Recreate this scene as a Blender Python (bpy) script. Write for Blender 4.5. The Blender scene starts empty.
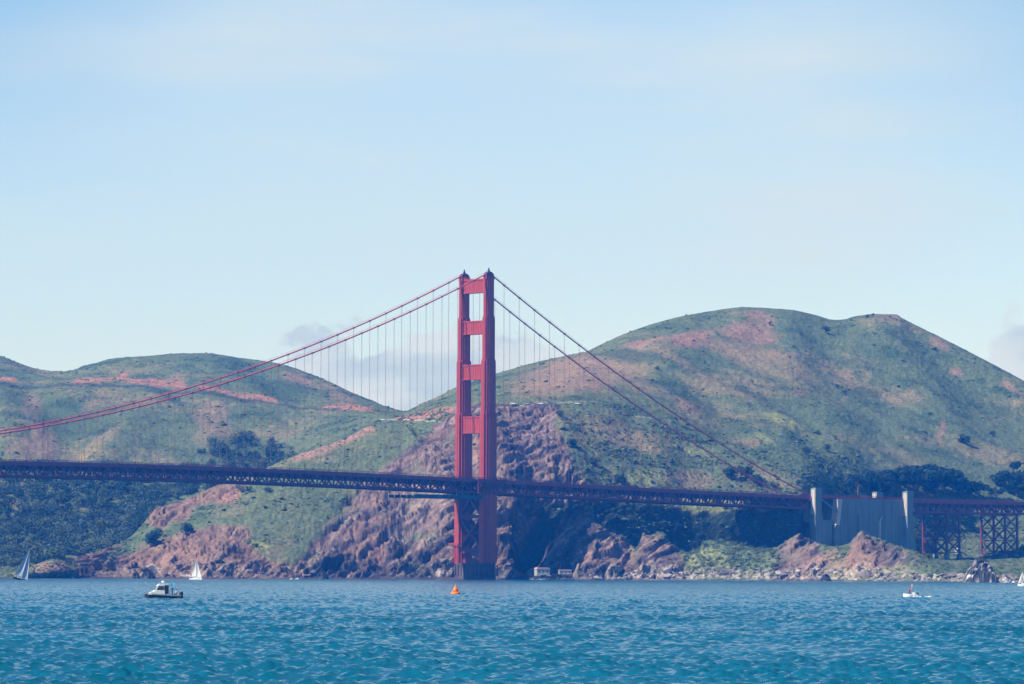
import bpy, math, random
import numpy as np
from mathutils import Vector, Matrix

# ------------------------------------------------------------------ camera, sky, sun, exposure
R = math.radians
scene = bpy.context.scene
F = 4056.0            # focal length in pixels of a 1024 wide picture
HC = 5.0              # eye height above the water
PITCH = math.atan((573.0 - 342.0) / F)
ROLL = R(0.20)
cam_d = bpy.data.cameras.new("camera")
cam_d.sensor_width = 36.0
cam_d.lens = F / 1024.0 * 36.0
cam_d.clip_start = 1.0
cam_d.clip_end = 60000.0
cam = bpy.data.objects.new("camera", cam_d)
scene.collection.objects.link(cam)
right0 = Vector((math.cos(ROLL), 0, math.sin(ROLL)))
fwd = Vector((0, math.cos(PITCH), math.sin(PITCH)))
right = (right0 - fwd * right0.dot(fwd)).normalized()
up = right.cross(fwd)
M = Matrix((right, up, -fwd)).transposed()
cam.matrix_world = Matrix.Translation((0, 0, HC)) @ M.to_4x4()
scene.camera = cam
RGT, UPV, FWD = np.array(right), np.array(up), np.array(fwd)

SUN_EL, SUN_AZ = R(44.0), math.atan2(-.857, -.515)      # azimuth measured from +Y towards +X
sun_dir = Vector((math.sin(SUN_AZ) * math.cos(SUN_EL), math.cos(SUN_AZ) * math.cos(SUN_EL), math.sin(SUN_EL)))
world = bpy.data.worlds.new("World")
scene.world = world
world.use_nodes = True
wt = world.node_tree
for n in list(wt.nodes): wt.nodes.remove(n)
def wn(t, **k):
    n = wt.nodes.new(t)
    for a, b in k.items(): setattr(n, a, b)
    return n
sky = wn('ShaderNodeTexSky', sky_type='NISHITA', sun_disc=False)
sky.sun_elevation = SUN_EL; sky.sun_rotation = SUN_AZ
sky.altitude = 0; sky.air_density = 1.0; sky.dust_density = 0.6; sky.ozone_density = 4.0
SKY_STRENGTH = 0.10
bg = wn('ShaderNodeBackground'); bg.inputs['Strength'].default_value = SKY_STRENGTH
wo = wn('ShaderNodeOutputWorld')
tc = wn('ShaderNodeTexCoord')
sep = wn('ShaderNodeSeparateXYZ'); wt.links.new(tc.outputs['Generated'], sep.inputs[0])
def wmath(op, a, b=None, clamp=False):
    n = wn('ShaderNodeMath', operation=op, use_clamp=clamp)
    for i, v in enumerate((a, b)):
        if v is None: continue
        if isinstance(v, (int, float)): n.inputs[i].default_value = v
        else: wt.links.new(v, n.inputs[i])
    return n.outputs[0]
def wmix(fac, a, b, mode='MIX'):
    n = wn('ShaderNodeMix', data_type='RGBA', blend_type=mode)
    for s, v in ((n.inputs[0], fac), (n.inputs[6], a), (n.inputs[7], b)):
        if isinstance(v, (int, float)): s.default_value = v
        elif isinstance(v, tuple): s.default_value = v
        else: wt.links.new(v, s)
    return n.outputs[2]
def wnoise(scale_vec, scale, detail, rough=.55):
    mp = wn('ShaderNodeMapping'); mp.inputs['Scale'].default_value = scale_vec
    wt.links.new(tc.outputs['Generated'], mp.inputs[0])
    nz = wn('ShaderNodeTexNoise'); nz.inputs['Scale'].default_value = scale
    nz.inputs['Detail'].default_value = detail; nz.inputs['Roughness'].default_value = rough
    wt.links.new(mp.outputs[0], nz.inputs['Vector'])
    return nz.outputs[0]
def wramp(v, a, b):
    n = wn('ShaderNodeMapRange', interpolation_type='SMOOTHSTEP')
    wt.links.new(v, n.inputs[0]); n.inputs[1].default_value = a; n.inputs[2].default_value = b
    return n.outputs[0]
az = wmath('ARCTAN2', sep.outputs[0], sep.outputs[1])
elev = wmath('ARCSINE', sep.outputs[2])
SKY_TINT_LOW, SKY_TINT_HIGH = (1.04, 1.03, 1.07, 1), (0.52, .90, 1.02, 1)
tint = wmix(wramp(elev, 0.06, 0.32), SKY_TINT_LOW, SKY_TINT_HIGH)
col = wmix(1.0, sky.outputs[0], tint, 'MULTIPLY')
col = wmix(wmath('SUBTRACT', 1.0, wramp(elev, -.01, .065)), col, wmix(1.0, col, (.95, 1.02, 1.25, 1), 'MULTIPLY'))
# thin high veil and low cumulus
veil = wramp(wnoise((1, 1, 5), 5.0, 6.0), .42, .72)
band = wmath('MULTIPLY', wramp(elev, 0.045, 0.095), wmath('SUBTRACT', 1.0, wramp(elev, .105, .19)))
side = wmath('SUBTRACT', 1.0, wmath('MULTIPLY', wramp(wmath('ABSOLUTE', az), .06, .16), .6))
veil = wmath('MULTIPLY', wmath('MULTIPLY', wmath('ADD', wmath('MULTIPLY', veil, .75), .42), band), side)
VEIL_COL, CLOUD_COL = (4.35, 5.1, 5.5, 1), (4.1, 4.5, 4.7, 1)
col = wmix(wmath('MULTIPLY', veil, .95, True), col, VEIL_COL)
thin = wmath('MULTIPLY', wramp(wmath('ABSOLUTE', wmath('SUBTRACT', az, wmath('MULTIPLY', wmath('SUBTRACT', wnoise((1, 1, 2), 9.0, 3.0), .5), .05))), .05, .20), wramp(elev, .07, .19))
col = wmix(thin, col, wmix(1.0, col, (.45, .66, .80, 1), 'MULTIPLY'))  # vignette painted into the sky, darkening it toward the upper sides
def cloud(az0, az1, top, soft, amp, seedz):
    a = wmath('MULTIPLY', wramp(az, az0, az0 + soft), wmath('SUBTRACT', 1.0, wramp(az, az1 - soft, az1)))
    nz = wnoise((1, 1, 1.6 + seedz), 42.0, 7.0, .6)
    lim = wmath('ADD', wmath('MULTIPLY', a, top), wmath('MULTIPLY', wmath('SUBTRACT', nz, .5), amp))
    d = wmath('SUBTRACT', lim, elev)
    body = wramp(d, -.0012, .0035)
    return wmath('MULTIPLY', body, wmath('ADD', .5, wmath('MULTIPLY', wnoise((1, 1, 3), 60.0, 5.0), .8)), True)
c1 = cloud(-.10, .055, .060, .055, .046, 0.0)
c2 = cloud(.098, .34, .066, .026, .034, .3)
cl = wmath('MAXIMUM', c1, c2)
ccol = wmix(wramp(wnoise((1, 1, 2.2), 30.0, 5.0), .38, .6), (3.2, 3.9, 4.6, 1), (4.5, 4.95, 5.4, 1))
col = wmix(wmath('MULTIPLY', cl, .95), col, ccol)
wt.links.new(col, bg.inputs['Color'])
wt.links.new(bg.outputs[0], wo.inputs['Surface'])

sd = bpy.data.lights.new("sun", 'SUN')
sd.energy = 5.0; sd.angle = R(0.5); sd.color = (1.0, 0.93, 0.86)
so = bpy.data.objects.new("sun", sd); scene.collection.objects.link(so)
so.rotation_euler = sun_dir.to_track_quat('Z', 'Y').to_euler()
so.location = (0, 0, 800)

vs = scene.view_settings
vs.view_transform = 'Standard'; vs.look = 'None'; vs.exposure = 0.62; vs.gamma = 1.0; vs.use_curve_mapping = False
scene.cycles.max_bounces = 5; scene.cycles.volume_bounces = 1
scene.cycles.use_denoising = True

# ------------------------------------------------------------------ helpers
rnd = random.Random(7)
col_ = scene.collection
def ray(px, py):
    px = np.asarray(px, float); py = np.asarray(py, float)
    d = ((px - 512) / F)[..., None] * RGT + (-(py - 342) / F)[..., None] * UPV + FWD
    return d
def P(px, py, D):
    """world point seen at pixel (px,py) at forward distance D"""
    d = ray(px, py); s = np.asarray(D, float) / d[..., 1]
    p = d * s[..., None]; p[..., 2] += HC
    return p
def proj(p):
    q = np.asarray(p, float) - np.array([0, 0, HC])
    w = q @ FWD
    return 512 + F * (q @ RGT) / w, 342 - F * (q @ UPV) / w
def V3(px, py, D):
    return Vector(P(px, py, D).tolist())
def water_at(px, py):
    """point of the water plane seen at a pixel"""
    d = ray(px, py); s = -HC / d[2]
    return Vector((d[0] * s, d[1] * s, 0.0))

_rs = np.random.RandomState(11)
_perm = _rs.permutation(4096).astype(np.int64)
_ang = _rs.rand(4096) * 2 * np.pi
_gx, _gy = np.cos(_ang), np.sin(_ang)
def perlin(x, y, seed=0):
    x = np.asarray(x, float); y = np.asarray(y, float)
    xi = np.floor(x).astype(np.int64); yi = np.floor(y).astype(np.int64)
    xf = x - xi; yf = y - yi
    u = xf * xf * xf * (xf * (xf * 6 - 15) + 10); v = yf * yf * yf * (yf * (yf * 6 - 15) + 10)
    def g(ix, iy, fx, fy):
        h = _perm[(_perm[(ix + seed * 71) & 4095] + iy) & 4095]
        return _gx[h] * fx + _gy[h] * fy
    a = g(xi, yi, xf, yf); b = g(xi + 1, yi, xf - 1, yf)
    c = g(xi, yi + 1, xf, yf - 1); d = g(xi + 1, yi + 1, xf - 1, yf - 1)
    return ((a + u * (b - a)) + v * ((c + u * (d - c)) - (a + u * (b - a)))) * 1.45
def fbm(x, y, octv=4, seed=0, gain=.5):
    s = 0; a = 1.0; t = 0
    for o in range(octv):
        s = s + a * perlin(x * 2 ** o, y * 2 ** o, seed + o * 3); t += a; a *= gain
    return s / t
def ridged(x, y, octv=4, seed=0, gain=.55):
    s = 0; a = 1.0; t = 0
    for o in range(octv):
        s = s + a * (1 - np.abs(perlin(x * 2 ** o, y * 2 ** o, seed + o * 5)) * 2); t += a; a *= gain
    return s / t
def facets(x, y, seed=0):
    """broken planar facets: random height and tilt per irregular cell; returns height, tone, edge closeness"""
    xi = np.floor(x).astype(np.int64); yi = np.floor(y).astype(np.int64)
    d1 = np.full(x.shape, 9.); d2 = np.full(x.shape, 9.); hh = np.zeros(x.shape); tn = np.zeros(x.shape)
    for i in (-1, 0, 1):
        for j in (-1, 0, 1):
            k = _perm[(_perm[(xi + i + seed * 37) & 4095] + yi + j) & 4095]
            cx = xi + i + .5 + .42 * _gx[k]; cy = yi + j + .5 + .42 * _gy[k]
            k2 = _perm[(k + 17) & 4095]; dx, dy = x - cx, y - cy
            d = np.hypot(dx, dy); near = d < d1
            d2 = np.where(near, d1, np.minimum(d2, d)); d1 = np.where(near, d, d1)
            hh = np.where(near, (k2 / 4096. - .5) + .9 * (_gx[k2] * dx + _gy[k2] * dy), hh); tn = np.where(near, (k / 4096.), tn)
    return hh, tn, d2 - d1
def sstep(x, a, b):
    t = np.clip((x - a) / (b - a), 0, 1); return t * t * (3 - 2 * t)

def pchip(xk, yk, x):
    """monotone cubic interpolation; yk may be (n,) or (n,m)"""
    xk = np.asarray(xk, float); yk = np.asarray(yk, float)
    one = yk.ndim == 1
    if one: yk = yk[:, None]
    h = np.diff(xk)[:, None]; d = np.diff(yk, axis=0) / h
    m = np.zeros_like(yk)
    w1 = 2 * h[1:] + h[:-1]; w2 = h[1:] + 2 * h[:-1]
    ok = d[1:] * d[:-1] > 0
    with np.errstate(divide='ignore', invalid='ignore'):
        hm = (w1 + w2) / (w1 / d[:-1] + w2 / d[1:])
    m[1:-1] = np.where(ok, hm, 0); m[0] = d[0]; m[-1] = d[-1]
    x = np.clip(np.asarray(x, float), xk[0], xk[-1])
    i = np.clip(np.searchsorted(xk, x, side='right') - 1, 0, len(xk) - 2)
    t = ((x - xk[i]) / (xk[i + 1] - xk[i]))[:, None]; hh = h[i]
    r = (yk[i] * (1 + 2 * t) * (1 - t) ** 2 + m[i] * hh * t * (1 - t) ** 2
         + yk[i + 1] * t * t * (3 - 2 * t) + m[i + 1] * hh * t * t * (t - 1))
    return r[:, 0] if one else r

def mat(name, color, rough=.7, metal=0.0, vary=.0, scale=1.0, bump=0.0, col2=None, attr=False, spec=.3, emit=None):
    m = bpy.data.materials.new(name); m.use_nodes = True
    t = m.node_tree; b = t.nodes['Principled BSDF']
    b.inputs['Roughness'].default_value = rough; b.inputs['Metallic'].default_value = metal
    b.inputs['Specular IOR Level'].default_value = spec
    b.inputs['Base Color'].default_value = (*color, 1)
    geo = t.nodes.new('ShaderNodeNewGeometry')
    nz = t.nodes.new('ShaderNodeTexNoise'); nz.inputs['Scale'].default_value = scale; nz.inputs['Detail'].default_value = 5
    t.links.new(geo.outputs['Position'], nz.inputs['Vector'])
    src = None
    if attr:
        at = t.nodes.new('ShaderNodeAttribute'); at.attribute_name = 'Col'; src = at.outputs['Color']
    if vary or col2 or attr:
        mr = t.nodes.new('ShaderNodeMapRange'); t.links.new(nz.outputs[0], mr.inputs[0])
        mr.inputs[1].default_value = .3; mr.inputs[2].default_value = .7
        mx = t.nodes.new('ShaderNodeMix'); mx.data_type = 'RGBA'
        t.links.new(mr.outputs[0], mx.inputs[0])
        c2 = col2 or tuple(c * (1 + vary) for c in color)
        if attr:
            mx.blend_type = 'MULTIPLY'; mx.inputs[0].default_value = 1.0
            t.links.remove(mx.inputs[0].links[0])
            t.links.new(src, mx.inputs[6])
            mr.inputs[3].default_value = 1 - vary; mr.inputs[4].default_value = 1 + vary
            cb = t.nodes.new('ShaderNodeCombineColor')
            for i in range(3): t.links.new(mr.outputs[0], cb.inputs[i])
            t.links.new(cb.outputs[0], mx.inputs[7])
        else:
            mx.inputs[6].default_value = (*[c * (1 - vary) for c in color], 1)
            mx.inputs[7].default_value = (*c2, 1)
        t.links.new(mx.outputs[2], b.inputs['Base Color'])
    if bump:
        bp = t.nodes.new('ShaderNodeBump'); bp.inputs['Distance'].default_value = bump
        t.links.new(nz.outputs[0], bp.inputs['Height']); t.links.new(bp.outputs[0], b.inputs['Normal'])
    return m

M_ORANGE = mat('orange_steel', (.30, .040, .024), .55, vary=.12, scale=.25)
M_ORANGE_SHADE = mat('shaded_orange_steel', (.115, .024, .045), .6, vary=.2, scale=.3)  # darker copy of the orange steel with shade put into its colour
M_RAIL = mat('rail_steel', (.20, .035, .06), .6, vary=.2, scale=.2)
M_CABLE = mat('cable_red', (.42, .07, .075), .55)
M_ROPE = mat('rope_steel', (.20, .07, .08), .6)
M_ASPH = mat('asphalt', (.05, .05, .05), .9, vary=.2, scale=.3)
M_CONC = mat('concrete', (.15, .20, .20), .85, vary=.22, scale=.12, bump=.2)  # base colour darkened to carry the shade on the anchorage faces
M_LIT_CONC = mat('sunlit_concrete', (.46, .42, .37), .85, vary=.2, scale=.3, bump=.2)  # lighter copy of the concrete standing in for its sunlit faces
for mm in (M_CONC, M_LIT_CONC):
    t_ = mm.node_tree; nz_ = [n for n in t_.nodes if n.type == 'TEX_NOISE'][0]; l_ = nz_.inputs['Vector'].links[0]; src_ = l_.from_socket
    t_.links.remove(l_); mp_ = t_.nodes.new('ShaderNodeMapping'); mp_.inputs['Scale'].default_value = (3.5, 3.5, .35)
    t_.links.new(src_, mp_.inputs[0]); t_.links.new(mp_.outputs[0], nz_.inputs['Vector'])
M_PIER = mat('pier_concrete', (.075, .055, .055), .85, vary=.3, scale=.15, bump=.3)
M_PLASTER = mat('weathered_plaster', (.33, .33, .31), .8, vary=.2, scale=.8)
M_WHITE = mat('white_paint', (.70, .70, .68), .45, vary=.06, scale=2)
M_SAIL = mat('sail_cloth', (.48, .48, .48), .8, vary=.05, scale=.7)
M_GREYSAIL = mat('grey_sail_cloth', (.40, .44, .50), .8, vary=.1, scale=.7)
M_DARK = mat('dark_rubber', (.02, .025, .04), .5, vary=.2, scale=3)
M_GLASS = mat('tinted_glass', (.02, .05, .06), .08, spec=.6)
M_BUOY = mat('buoy_orange', (.85, .17, .02), .4, vary=.1, scale=2)
M_SKIN = mat('skin', (.45, .27, .2), .6)
M_RED = mat('red_cloth', (.45, .02, .04), .8)
M_NAVY = mat('dark_cloth', (.03, .03, .06), .8)
M_CYAN = mat('cyan_flag', (.05, .5, .75), .7)
M_PINK = mat('pink_flag', (.8, .25, .22), .7)
M_TEAL = mat('scaffold_sheeting', (.03, .09, .11), .8, vary=.3, scale=.4)
M_ROOF = mat('pink_roof', (.42, .25, .24), .8, vary=.1, scale=.5)
M_FOAM = mat('foam', (.75, .8, .82), .7, vary=.1, scale=2)
M_BARK = mat('bark', (.10, .07, .05), .9, vary=.3, scale=2)
M_GREY = mat('grey_paint', (.35, .36, .36), .6, vary=.1, scale=1)

class MB:
    def __init__(s): s.v = []; s.f = []
    def add(s, vs_, fs):
        b = len(s.v); s.v += [tuple(v) for v in vs_]; s.f += [tuple(b + i for i in f) for f in fs]
    def box(s, x0, x1, y0, y1, z0, z1):
        s.add([(x0,y0,z0),(x1,y0,z0),(x1,y1,z0),(x0,y1,z0),(x0,y0,z1),(x1,y0,z1),(x1,y1,z1),(x0,y1,z1)],
              [(0,3,2,1),(4,5,6,7),(0,1,5,4),(1,2,6,5),(2,3,7,6),(3,0,4,7)])
    def beam(s, a, b, w, h=None, upv=(0, 0, 1)):
        h = h or w
        a = Vector(a); b = Vector(b); d = (b - a).normalized(); u = Vector(upv)
        if abs(d.dot(u)) > .98: u = Vector((1, 0, 0))
        r = d.cross(u).normalized(); u = r.cross(d)
        p = []
        for c in (a, b):
            for i, j in ((-1,-1),(1,-1),(1,1),(-1,1)): p.append(c + r * (w / 2 * i) + u * (h / 2 * j))
        s.add(p, [(0,1,2,3),(7,6,5,4),(0,4,5,1),(1,5,6,2),(2,6,7,3),(3,7,4,0)])
    def tube(s, pts, r, n=8, cap=True):
        pts = [Vector(p) for p in pts]; b = len(s.v)
        rs = r if isinstance(r, (list, tuple)) else [r] * len(pts)
        for i, p in enumerate(pts):
            d = (pts[min(i + 1, len(pts) - 1)] - pts[max(i - 1, 0)]).normalized()
            u = Vector((0, 0, 1)) if abs(d.z) < .95 else Vector((1, 0, 0))
            a = d.cross(u).normalized(); c = a.cross(d)
            for k in range(n):
                t = 2 * math.pi * k / n
                s.v.append(tuple(p + a * (rs[i] * math.cos(t)) + c * (rs[i] * math.sin(t))))
        for i in range(len(pts) - 1):
            for k in range(n):
                k2 = (k + 1) % n
                s.f.append((b + i*n + k, b + i*n + k2, b + (i+1)*n + k2, b + (i+1)*n + k))
        if cap:
            s.f.append(tuple(b + k for k in range(n))[::-1]); s.f.append(tuple(b + (len(pts)-1)*n + k for k in range(n)))
    def lathe(s, prof, n=16, c=(0, 0, 0)):
        b = len(s.v)
        for r, z in prof:
            for k in range(n):
                t = 2 * math.pi * k / n; s.v.append((c[0] + r * math.cos(t), c[1] + r * math.sin(t), c[2] + z))
        for i in range(len(prof) - 1):
            for k in range(n):
                k2 = (k + 1) % n; s.f.append((b + i*n + k, b + i*n + k2, b + (i+1)*n + k2, b + (i+1)*n + k))
        s.f.append(tuple(b + k for k in range(n))[::-1]); s.f.append(tuple(b + (len(prof)-1)*n + k for k in range(n)))
    def prism(s, poly, y0, y1):
        """polygon in xz extruded along y"""
        n = len(poly)
        s.add([(x, y0, z) for x, z in poly] + [(x, y1, z) for x, z in poly],
              [tuple(range(n)), tuple(range(2*n-1, n-1, -1))] + [(i, n+i, n+(i+1) % n, (i+1) % n) for i in range(n)])
    def build(s, name, m, parent=None, smooth=False):
        me = bpy.data.meshes.new(name); me.from_pydata(s.v, [], s.f); me.validate(); me.update()
        if m: me.materials.append(m)
        if smooth: me.polygons.foreach_set('use_smooth', [True] * len(me.polygons))
        import bmesh
        bm = bmesh.new(); bm.from_mesh(me); bmesh.ops.recalc_face_normals(bm, faces=bm.faces); bm.to_mesh(me); bm.free()
        o = bpy.data.objects.new(name, me); col_.objects.link(o)
        if parent: o.parent = parent
        return o
def tag(o, label=None, cat=None, group=None, kind=None):
    if label: o['label'] = label
    if cat: o['category'] = cat
    if group: o['group'] = group
    if kind: o['kind'] = kind
    return o
def empty(name, loc, rz=0, **k):
    o = bpy.data.objects.new(name, None); col_.objects.link(o)
    o.location = loc; o.rotation_euler = (0, 0, rz); o.empty_display_size = 2
    return tag(o, **k)
def npmesh(name, verts, faces, m, colors=None, smooth=True):
    me = bpy.data.meshes.new(name)
    nv, nf = len(verts), len(faces); k = faces.shape[1]
    me.vertices.add(nv); me.vertices.foreach_set('co', np.ascontiguousarray(verts, np.float32).ravel())
    me.loops.add(nf * k); me.loops.foreach_set('vertex_index', np.ascontiguousarray(faces, np.int32).ravel())
    me.polygons.add(nf); me.polygons.foreach_set('loop_start', np.arange(0, nf * k, k, dtype=np.int32))
    me.polygons.foreach_set('use_smooth', np.full(nf, smooth))
    me.update(calc_edges=True); me.validate()
    if colors is not None:
        ca = me.color_attributes.new('Col', 'FLOAT_COLOR', 'POINT')
        c4 = np.ones((nv, 4), np.float32); c4[:, :3] = colors; ca.data.foreach_set('color', c4.ravel())
    me.materials.append(m)
    o = bpy.data.objects.new(name, me); col_.objects.link(o)
    return o
def grid_faces(nr, nc):
    i = np.arange(nr - 1)[:, None] * nc + np.arange(nc - 1)[None, :]
    return np.stack([i, i + 1, i + nc + 1, i + nc], -1).reshape(-1, 4)

# ------------------------------------------------------------------ hills (lofted between contour curves)
# each curve: [px, distance, picture height]; widths beyond the frame continue the land
LAY = {
 'A': [(-600,2900,None),(0,2800,None),(80,2880,None),(200,2960,None),(330,3000,None),(440,3030,None),(505,3030,None),(560,3020,None),
       (680,2980,None),(800,2880,None),(900,2780,None),(1000,2620,None),(1100,2500,None),(1700,2200,None)],
 'B': [(-600,2915,570),(0,2815,574),(40,2830,574),(80,2890,572),(130,2970,571),(200,2972,572),(290,3000,573),(330,3012,573),(440,3040,570),(505,3040,573),(560,3032,571),
       (600,3010,574),(680,2995,574.5),(800,2900,575.5),(860,2840,577),(900,2800,578),(960,2720,579),(1024,2640,579),(1100,2530,580),(1700,2240,580)],
 'C': [(-600,3000,545),(-60,2900,565),(0,2880,568),(30,2880,566),(50,2880,560),(80,2960,556),(105,3020,548),(125,3060,541),(140,3090,527),(155,3110,511),(180,3130,503),(215,3150,487),(245,3160,478),(280,3180,462),
       (310,3200,451),(340,3220,441),(375,3240,425),(400,3240,422),(425,3160,450),(450,3090,485),(480,3066,515),(500,3062,508),(509,3064,512),(518,3066,569),(532,3064,571),(541,3060,560),(551,3062,538),(560,3068,516),(567,3072,505),(577,3074,504),(588,3070,513),(605,3060,527),(624,3048,539),(636,3042,547),(644,3046,532),(660,3046,532),
       (673,3036,546),(688,3024,553),(697,3018,549),(706,3018,541),(730,3010,542),(760,3000,549),(785,2990,545),(795,2980,537),(812,2970,541),(835,2950,547),(850,2940,543),(862,2940,531),(872,2930,536),(890,2920,543),(915,2900,552),(935,2880,562),(955,2850,570),(1000,2800,573),(1100,2700,570),(1700,2400,560)],
 'D': [(-600,3060,540),(0,3000,560),(80,3060,552),(120,3140,546),(160,3200,530),(200,3250,515),(240,3280,505),(280,3310,492),(320,3330,475),(360,3330,452),(400,3300,428),(430,3200,438),(455,3130,465),(480,3100,490),(500,3082,503),(508,3078,515),(518,3076,560),
       (530,3086,566),(560,3100,566),(600,3124,565),(650,3148,564),(700,3178,562),(750,3197,562),(785,3206,560),(800,3210,560),(812,3250,556),(840,3295,550),(870,3325,549),(900,3345,553),(940,3385,557),(1000,3385,557),(1100,3300,560),(1700,2800,555)],
 'E': [(-600,3500,480),(0,3400,478),(80,3480,476),(160,3540,472),(240,3560,470),(280,3560,463),(320,3520,450),(360,3460,436),(400,3360,424.5),(430,3300,420),(455,3200,425),(480,3140,440),(505,3090,470),(515,3085,490),(530,3098,499),(560,3112,501),(600,3136,504),
       (650,3160,506),(665,3170,509),(690,3190,512),(740,3206,511),(785,3218,512),(800,3222,512),(812,3262,512),(830,3310,530),(860,3345,533),(900,3365,536),(940,3405,540),(980,3430,541),(1024,3440,541),(1100,3400,540),(1700,3000,520)],
 'F': [(-600,4100,380),(0,4000,381),(45,4000,383),(120,3990,389),(200,3980,397),(280,3960,403),(340,3900,408),(380,3700,412),(405,3500,416),(430,3380,412),(455,3300,408),(480,3280,405),(520,3270,403.5),(560,3270,403.5),(600,3290,405),
       (640,3310,413),(700,3330,436),(740,3340,444),(800,3375,452),(860,3430,462),(900,3465,468),(960,3520,480),(1024,3560,488),(1100,3600,495),(1700,3200,505)],
 'G': [(-600,4400,355),(0,4400,368),(60,4300,378),(120,4250,374),(200,4250,372),(260,4230,378),(320,4150,392),(370,3950,407),(405,3700,413.2),(430,3600,404),(470,3600,392),(540,3620,378),(600,3650,362),(660,3700,356),(720,3750,362),(780,3750,375),
       (840,3790,385),(900,3840,395),(960,3860,410),(1024,3850,425),(1100,3700,450),(1700,3500,490)],
 'H': [(-600,4900,340),(-120,4800,348),(0,4750,357),(20,4740,364.5),(45,4730,371.5),(62,4600,372),(75,4500,370),(83,4500,366),(90,4500,364.5),(100,4500,362),(110,4500,359),(150,4500,356),(185,4500,353.5),(205,4500,353.5),(240,4480,358),(280,4440,364),(320,4380,378),(360,4250,396.5),(385,4150,406.5),
       (405,4050,411.5),(420,3950,405),(440,3930,396),(460,3930,386),(500,3960,373),(540,3980,362),(570,4000,355.5),(585,4010,352),(600,4020,345),(630,4040,332),(660,4060,322),(700,4080,313),(745,4100,307.5),(790,4110,310),(815,4110,315),(835,4110,320),
       (845,4110,319.5),(852,4110,317),(862,4110,315.5),(880,4110,314.3),(896,4110,314.5),(902,4100,318),(940,4080,337),(980,4050,357.5),(1024,4010,381),(1100,3950,425),(1700,3800,520)],
}
RIDGE_PX = np.concatenate([np.arange(-600, -40, 16), np.arange(-40, 1064, 1.05), np.arange(1064, 1700, 16)])
names = 'ABCDEFGH'
Ls = []
for k in names:
    t = LAY[k]; pk = [a[0] for a in t]
    D = pchip(pk, [a[1] for a in t], RIDGE_PX)
    if k == 'A':
        p = P(RIDGE_PX, np.full_like(RIDGE_PX, 575.), D); p[:, 2] = -.3
    else:
        p = P(RIDGE_PX, pchip(pk, [a[2] for a in t], RIDGE_PX), D)
    Ls.append(p)
under = Ls[0].copy(); under[:, 1] -= 60; under[:, 2] = -12
b1 = Ls[-1].copy(); b1[:, 1] += 90; b1[:, 2] -= 14; b1[:, 0] *= 1.02
b2 = Ls[-1].copy(); b2[:, 1] += 500; b2[:, 2] *= .55; b2[:, 0] *= 1.1
b3 = Ls[-1].copy(); b3[:, 1] += 1500; b3[:, 2] = -4; b3[:, 0] *= 1.3
K = np.stack([under] + Ls + [b1, b2, b3])            # (12, ncol, 3)
segs = [3, 9, 84, 20, 90, 96, 84, 84, 12, 8, 6]
S = np.concatenate([np.linspace(i, i + 1, n, endpoint=False) for i, n in enumerate(segs)] + [[len(segs)]])
ns, nc = len(S), len(RIDGE_PX)
T = pchip(np.arange(len(K)), K.reshape(len(K), -1), S).reshape(ns, nc, 3)
SS = np.repeat(S[:, None], nc, 1)                   # 1 = shore, 2 = B, 3 = C, 4 = D, 5 = E, 6 = F, 7 = G, 8 = H
bpx, bpy_ = proj(T.reshape(-1, 3)); bpx = bpx.reshape(ns, nc); bpy_ = bpy_.reshape(ns, nc)
X, Y, Z = T[..., 0], T[..., 1], T[..., 2]

def polydist(px, py, pts):
    """distance in picture units to a polyline and the position along it"""
    best = np.full(px.shape, 1e9)
    for (x0, y0), (x1, y1) in zip(pts[:-1], pts[1:]):
        dx, dy = x1 - x0, y1 - y0
        t = np.clip(((px - x0) * dx + (py - y0) * dy) / (dx * dx + dy * dy + 1e-9), 0, 1)
        best = np.minimum(best, np.hypot(px - x0 - t * dx, py - y0 - t * dy))
    return best
def inpoly(px, py, pts):
    c = np.zeros(px.shape, bool); n = len(pts)
    for i in range(n):
        x0, y0 = pts[i]; x1, y1 = pts[(i + 1) % n]
        if y0 == y1: continue
        c ^= ((y0 > py) != (y1 > py)) & (px < (x1 - x0) * (py - y0) / (y1 - y0) + x0)
    return c
def region(px, py, pts, soft=4.0):
    d = polydist(px, py, pts + [pts[0]]); ins = inpoly(px, py, pts)
    return sstep(np.where(ins, d, -d), -soft, soft)
wx = bpx + 7 * fbm(bpx / 22, bpy_ / 14, 4, 5); wy = bpy_ + 5 * fbm(bpx / 22 + 9, bpy_ / 14 + 3, 4, 9)
front = (SS < 4.0)
# rock mask
rock = np.zeros_like(X)
for pts, s0, s1 in (
    ([(290,590),(296,566),(330,520),(362,484),(420,440),(452,412),(470,405),(558,405),(556,430),(572,462),(592,500),(620,520),(610,590)], 1, 6.02),
    ([(92,590),(110,562),(140,548),(165,538),(200,528),(246,524),(256,556),(318,572),(318,590)], 1, 4),
    ([(76,590),(80,556),(118,545),(104,560),(100,590)], 1, 4),
    ([(146,520),(158,508),(185,502),(214,484),(250,480),(232,498),(200,505),(180,520),(160,530)], 1, 4),
    ([(534,590),(545,540),(550,500),(578,500),(600,518),(625,540),(640,565),(640,590)], 1, 4),
    ([(636,570),(640,530),(650,528),(672,545),(690,570),(690,590),(640,590)], 1, 4),
    ([(770,590),(780,548),(800,535),(820,540),(826,560),(820,590)], 1, 4),
    ([(845,570),(850,545),(862,528),(878,538),(905,550),(925,565)], 1, 4)):
    rock = np.maximum(rock, region(wx, wy, pts, 4) * ((SS >= s0) & (SS <= s1)))
shorerock = sstep(3 - SS, .55, .95) * (SS > .9) * sstep(bpx, 560, 620) + (SS < 2.15) * (SS > .8) * 1.0
shorerock = np.clip(shorerock, 0, 1)
cliff = region(wx, wy, [(500,590),(525,535),(545,500),(560,503),(650,506),(690,513),(810,514),(815,560),(700,585)], 3) * (SS > 3.3) * (SS < 5.02)
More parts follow.
